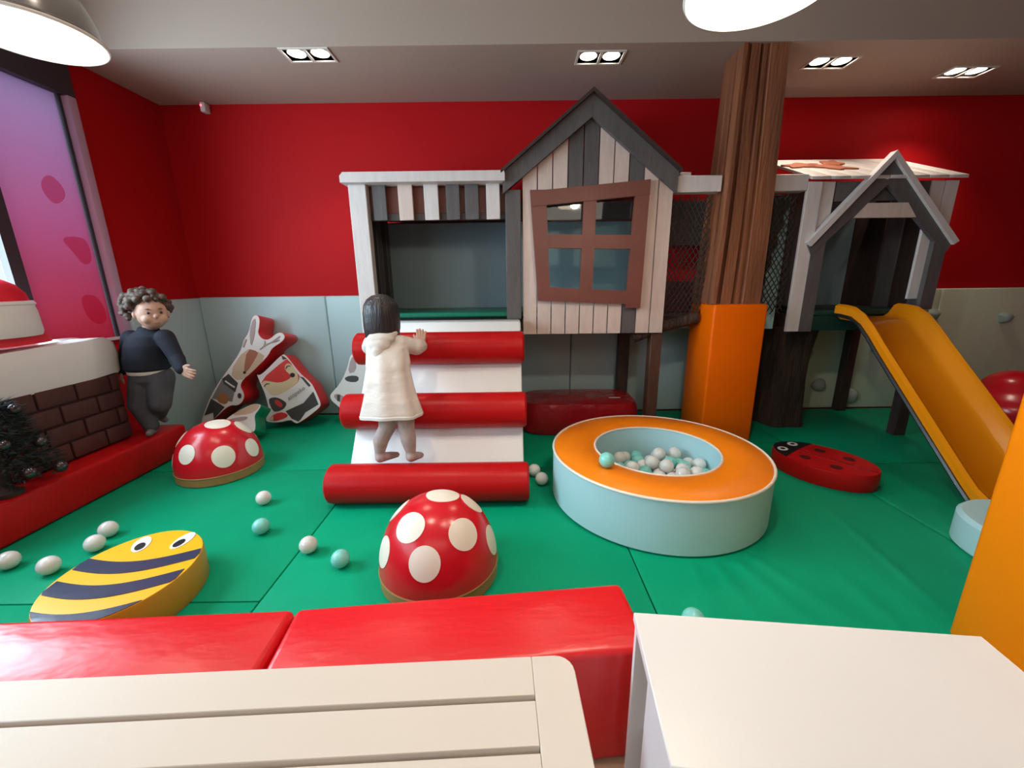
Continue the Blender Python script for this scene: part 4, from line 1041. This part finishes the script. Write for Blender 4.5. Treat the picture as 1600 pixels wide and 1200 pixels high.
gb = blob('body', SKIN, g, spheres=[(G(hd), (0.078, 0.088, 0.095)), (G((hd[0], hd[1] + 0.088, hd[2] - 0.012)), (0.013, 0.015, 0.013)), (G((hd[0] - 0.078, hd[1], hd[2] - 0.01)), (0.012, 0.02, 0.024)), (G((hd[0] + 0.078, hd[1], hd[2] - 0.01)), (0.012, 0.02, 0.024))],
          capsules=GC(body_caps + legs_caps + hand_r + hand_l), voxel=0.0038, smooth=5)
# tights over the legs (slightly larger than the legs, feet included)
tl = [(a, r0 + 0.0035, b, r1 + 0.0035) for a, r0, b, r1 in legs_caps]
blob('tights', TIGHTS, g, capsules=GC(tl), voxel=0.005, smooth=4)
def coat_ring(cx, cy, cz, rx, ry, fold=0.0, n=48):
    return [G((cx + rx * (1 + fold * math.sin(7 * a + 0.6)) * math.cos(a), cy + ry * (1 + fold * math.sin(7 * a + 0.6)) * math.sin(a), cz + 0.012 * math.sin(a) - (0.01 * math.cos(2 * a) if fold > 0.03 else 0))) for a in [2 * PI * k / n for k in range(n)]]
coat_rings = [coat_ring(-0.640, 2.03, 0.490, 0.160, 0.105, 0.055), coat_ring(-0.640, 2.032, 0.503, 0.159, 0.105, 0.055), coat_ring(-0.645, 2.052, 0.565, 0.140, 0.099, 0.05), coat_ring(-0.650, 2.075, 0.615, 0.128, 0.094, 0.04), coat_ring(-0.655, 2.095, 0.66, 0.119, 0.095, 0.05),
              coat_ring(-0.662, 2.12, 0.705, 0.114, 0.090, 0.035), coat_ring(-0.668, 2.145, 0.745, 0.116, 0.092, 0.045), coat_ring(-0.682, 2.195, 0.815, 0.112, 0.084, 0.02), coat_ring(-0.692, 2.225, 0.855, 0.090, 0.070, 0.0), coat_ring(-0.698, 2.238, 0.875, 0.060, 0.054, 0.0)]
sl_caps = [((-0.615, 2.215, 0.825), 0.050, (-0.545, 2.28, 0.798), 0.046), ((-0.540, 2.275, 0.798), 0.047, (-0.528, 2.345, 0.792), 0.037),
           ((-0.770, 2.225, 0.825), 0.050, (-0.806, 2.30, 0.798), 0.046), ((-0.806, 2.29, 0.798), 0.047, (-0.768, 2.345, 0.792), 0.037)]
blob('coat', COAT, g, capsules=GC(sl_caps), lofts=[coat_rings], voxel=0.005, smooth=6)
# hood hanging on the back, hem band, back bow
blob('hood', COAT, g, spheres=[(G((-0.70, 2.160, 0.862)), (0.078, 0.044, 0.032)), (G((-0.702, 2.140, 0.830)), (0.060, 0.038, 0.038)), (G((-0.708, 2.120, 0.795)), (0.034, 0.030, 0.036)), (G((-0.712, 2.108, 0.765)), (0.018, 0.020, 0.026))],
     capsules=GC([((-0.765, 2.21, 0.885), 0.022, (-0.735, 2.155, 0.862), 0.022), ((-0.640, 2.21, 0.885), 0.022, (-0.665, 2.155, 0.862), 0.022)]), voxel=0.005, smooth=14)
hemr = MB().loft([coat_ring(-0.640, 2.03, 0.482, 0.1615, 0.108, 0.045), coat_ring(-0.640, 2.031, 0.495, 0.1625, 0.109, 0.045), coat_ring(-0.640, 2.032, 0.500, 0.158, 0.106, 0.045)], True, True)
hemr.build('hem', PWHITE, g, smooth=True)
hr_ = []
HN = 96
for dz, rx_, ry_, cyo in [(0.118, 0.012, 0.012, -0.02), (0.112, 0.040, 0.042, -0.018), (0.092, 0.070, 0.075, -0.016), (0.060, 0.090, 0.094, -0.014), (0.02, 0.097, 0.100, -0.014), (-0.025, 0.098, 0.098, -0.016), (-0.065, 0.097, 0.090, -0.022), (-0.095, 0.094, 0.078, -0.03), (-0.112, 0.088, 0.066, -0.036)]:
    ring = []
    for k in range(HN):
        a = 2 * PI * k / HN; st_ = 1 + 0.010 * math.sin(5 * a + 0.7) + 0.008 * math.sin(13 * a + 6 * dz) + 0.006 * math.sin(23 * a - 9 * dz)
        y_ = hd[1] + cyo + ry_ * st_ * math.sin(a)
        if dz < 0.03: y_ = min(y_, hd[1] + 0.035)
        ring.append(G((hd[0] - 0.004 + rx_ * st_ * math.cos(a), y_, hd[2] + dz + (0.010 * math.sin(11 * a) + 0.007 * math.sin(29 * a) if dz < -0.09 else 0))))
    hr_.append(ring)
blob('hair', HAIRB, g, lofts=[hr_], voxel=0.0036, smooth=2)
for s in (-1, 1):
    sphere_pts(G((hd[0] + s * 0.03, hd[1] + 0.082, hd[2] + 0.008)), 0.009, 8).build('eye', BLACKV, g, smooth=True)
sphere_pts(G((hd[0], hd[1] + 0.082, hd[2] - 0.042)), (0.017, 0.006, 0.005), 8).build('mouth', PRED, g, smooth=True)

# --- boy running along the side bench
b = thing('person', 'curly haired child in navy jumper and grey trousers stepping along the red side bench', 'person', None, (-2.38, 2.52, 0.206))
bl = Vector((-2.38, 2.52, 0.206))
def B(p): return tuple(Vector(p) - bl)
def BC(c): return [(B(a), r0, B(q), r1) for a, r0, q, r1 in c]
hb = Vector((-2.222, 2.535, 0.990))
fd = Vector((0.80, -0.58, -0.10)).normalized(); rt = Vector((-fd.y, fd.x, 0)).normalized()   # face direction and his left
upb = rt.cross(fd) * -1
if upb.z < 0: upb = -upb
arms = [((-2.165, 2.53, 0.835), 0.036, (-2.095, 2.50, 0.705), 0.028), ((-2.095, 2.50, 0.705), 0.027, (-2.045, 2.455, 0.648), 0.019),
        ((-2.405, 2.56, 0.83), 0.036, (-2.50, 2.60, 0.715), 0.028), ((-2.50, 2.60, 0.715), 0.027, (-2.515, 2.56, 0.625), 0.019)]
torso = [((-2.33, 2.55, 0.60), 0.085, (-2.31, 2.545, 0.72), 0.088), ((-2.31, 2.545, 0.72), 0.088, (-2.285, 2.545, 0.82), 0.078), ((-2.27, 2.545, 0.85), 0.038, tuple(hb), 0.045)]
legsb = [((-2.375, 2.545, 0.575), 0.066, (-2.405, 2.505, 0.41), 0.048), ((-2.405, 2.505, 0.41), 0.047, (-2.372, 2.515, 0.262), 0.030),
         ((-2.275, 2.555, 0.575), 0.066, (-2.285, 2.52, 0.41), 0.048), ((-2.285, 2.52, 0.41), 0.047, (-2.385, 2.60, 0.315), 0.031)]
feet = [((-2.375, 2.525, 0.232), 0.024, (-2.345, 2.46, 0.226), 0.018), ((-2.395, 2.61, 0.30), 0.024, (-2.40, 2.655, 0.255), 0.018)]
hl = hand_caps((-2.044, 2.452, 0.646), (0.80, -0.20, -0.30), (0.28, 0.10, 0.95), (-0.15, 0.95, -0.05), 1.35, 0.3)
hr = hand_caps((-2.517, 2.555, 0.618), (-0.10, -0.15, -0.9), (0.5, -0.7, 0.0), (0.6, 0.5, 0.0), 1.1, 0.4)
blob('body', SKIN, b, spheres=[(B(hb), (0.078, 0.080, 0.096)), (B(hb + fd * 0.024 - Vector((0, 0, 0.045))), (0.056, 0.056, 0.048)), (B(hb + fd * 0.086 - Vector((0, 0, 0.010))), (0.012, 0.013, 0.014)),
      (B(hb + rt * 0.078 - Vector((0, 0, 0.008))), (0.014, 0.016, 0.024)), (B(hb - rt * 0.078 - Vector((0, 0, 0.008))), (0.014, 0.016, 0.024)), (B(hb + fd * 0.05 + rt * 0.035 - Vector((0, 0, 0.03))), 0.03), (B(hb + fd * 0.05 - rt * 0.035 - Vector((0, 0, 0.03))), 0.03)],
     capsules=BC(arms + torso + legsb + feet + hl + hr), voxel=0.004, smooth=4)
sw = [(a, r0 + 0.018, q, r1 + 0.014) for a, r0, q, r1 in arms]
def bring(cx, cy, cz, rx, ry, n=40): return [B((cx + rx * math.cos(2 * PI * k / n), cy + ry * math.sin(2 * PI * k / n), cz)) for k in range(n)]
blob('jumper', SWEATER, b, capsules=BC(sw), lofts=[[bring(-2.335, 2.55, 0.628, 0.118, 0.098), bring(-2.335, 2.55, 0.645, 0.130, 0.108), bring(-2.325, 2.548, 0.71, 0.132, 0.108), bring(-2.305, 2.545, 0.79, 0.128, 0.098), bring(-2.288, 2.545, 0.85, 0.108, 0.080), bring(-2.275, 2.545, 0.885, 0.058, 0.052), bring(-2.27, 2.545, 0.905, 0.052, 0.048)]], voxel=0.006, smooth=6)
blob('shirt_hem', PWHITE, b, lofts=[[bring(-2.338, 2.55, 0.605, 0.112, 0.094), bring(-2.336, 2.55, 0.635, 0.118, 0.098)]], voxel=0.006, smooth=2)
tr_ = [(a, r0 + 0.014, q, r1 + 0.015) for a, r0, q, r1 in legsb]
blob('trousers', JEANS, b, capsules=BC(tr_ + [((-2.36, 2.548, 0.585), 0.088, (-2.30, 2.55, 0.585), 0.088)]), voxel=0.006, smooth=6)
fs = [(a, r0 + 0.003, q, r1 + 0.003) for a, r0, q, r1 in feet]
blob('socks', PGREY, b, capsules=BC([((-2.378, 2.525, 0.232), 0.0255, (-2.345, 2.46, 0.2275), 0.0205), ((-2.395, 2.61, 0.30), 0.027, (-2.40, 2.655, 0.255), 0.021)]), voxel=0.005, smooth=3)
rn = random.Random(5); curls = []
hc = hb + Vector((-0.012, 0.012, 0.028))
for k in range(230):
    a = rn.uniform(0, 2 * PI); e = math.asin(rn.uniform(-0.55, 1.0))
    dv = Vector((math.cos(e) * math.cos(a), math.cos(e) * math.sin(a), math.sin(e)))
    if dv.dot(fd) > 0.30 and dv.z < 0.50: continue
    if dv.dot(fd) > 0.0 and dv.z < -0.1: continue
    back = max(0.0, -(dv.x * 0.9))
    p = hc + Vector((dv.x * 0.098, dv.y * 0.095, dv.z * 0.102)) * (1.0 + 0.30 * back) * rn.uniform(0.94, 1.12) + Vector((-0.01, 0, 0))
    curls.append((B(p), rn.uniform(0.011, 0.022)))
blob('hair', HAIRC, b, spheres=[(B(hc - fd * 0.02 + Vector((0, 0, 0.012))), (0.090, 0.090, 0.086))] + curls, voxel=0.004, smooth=1)
for s in (-1, 1):
    p = hb + fd * 0.074 + rt * s * 0.031 + Vector((0, 0, 0.010))
    sphere_pts(B(p), 0.0075, 8).build('eye', BLACKV, b, smooth=True)
    q = hb + fd * 0.075 + rt * s * 0.031 + Vector((0, 0, 0.034))
    sphere_pts(B(q), (0.013, 0.010, 0.0025), 8).build('eyebrow', HAIRC, b, smooth=True)
sphere_pts(B(hb + fd * 0.078 - Vector((0, 0, 0.048))), (0.014, 0.012, 0.0045), 8).build('mouth', LIP, b, smooth=True)
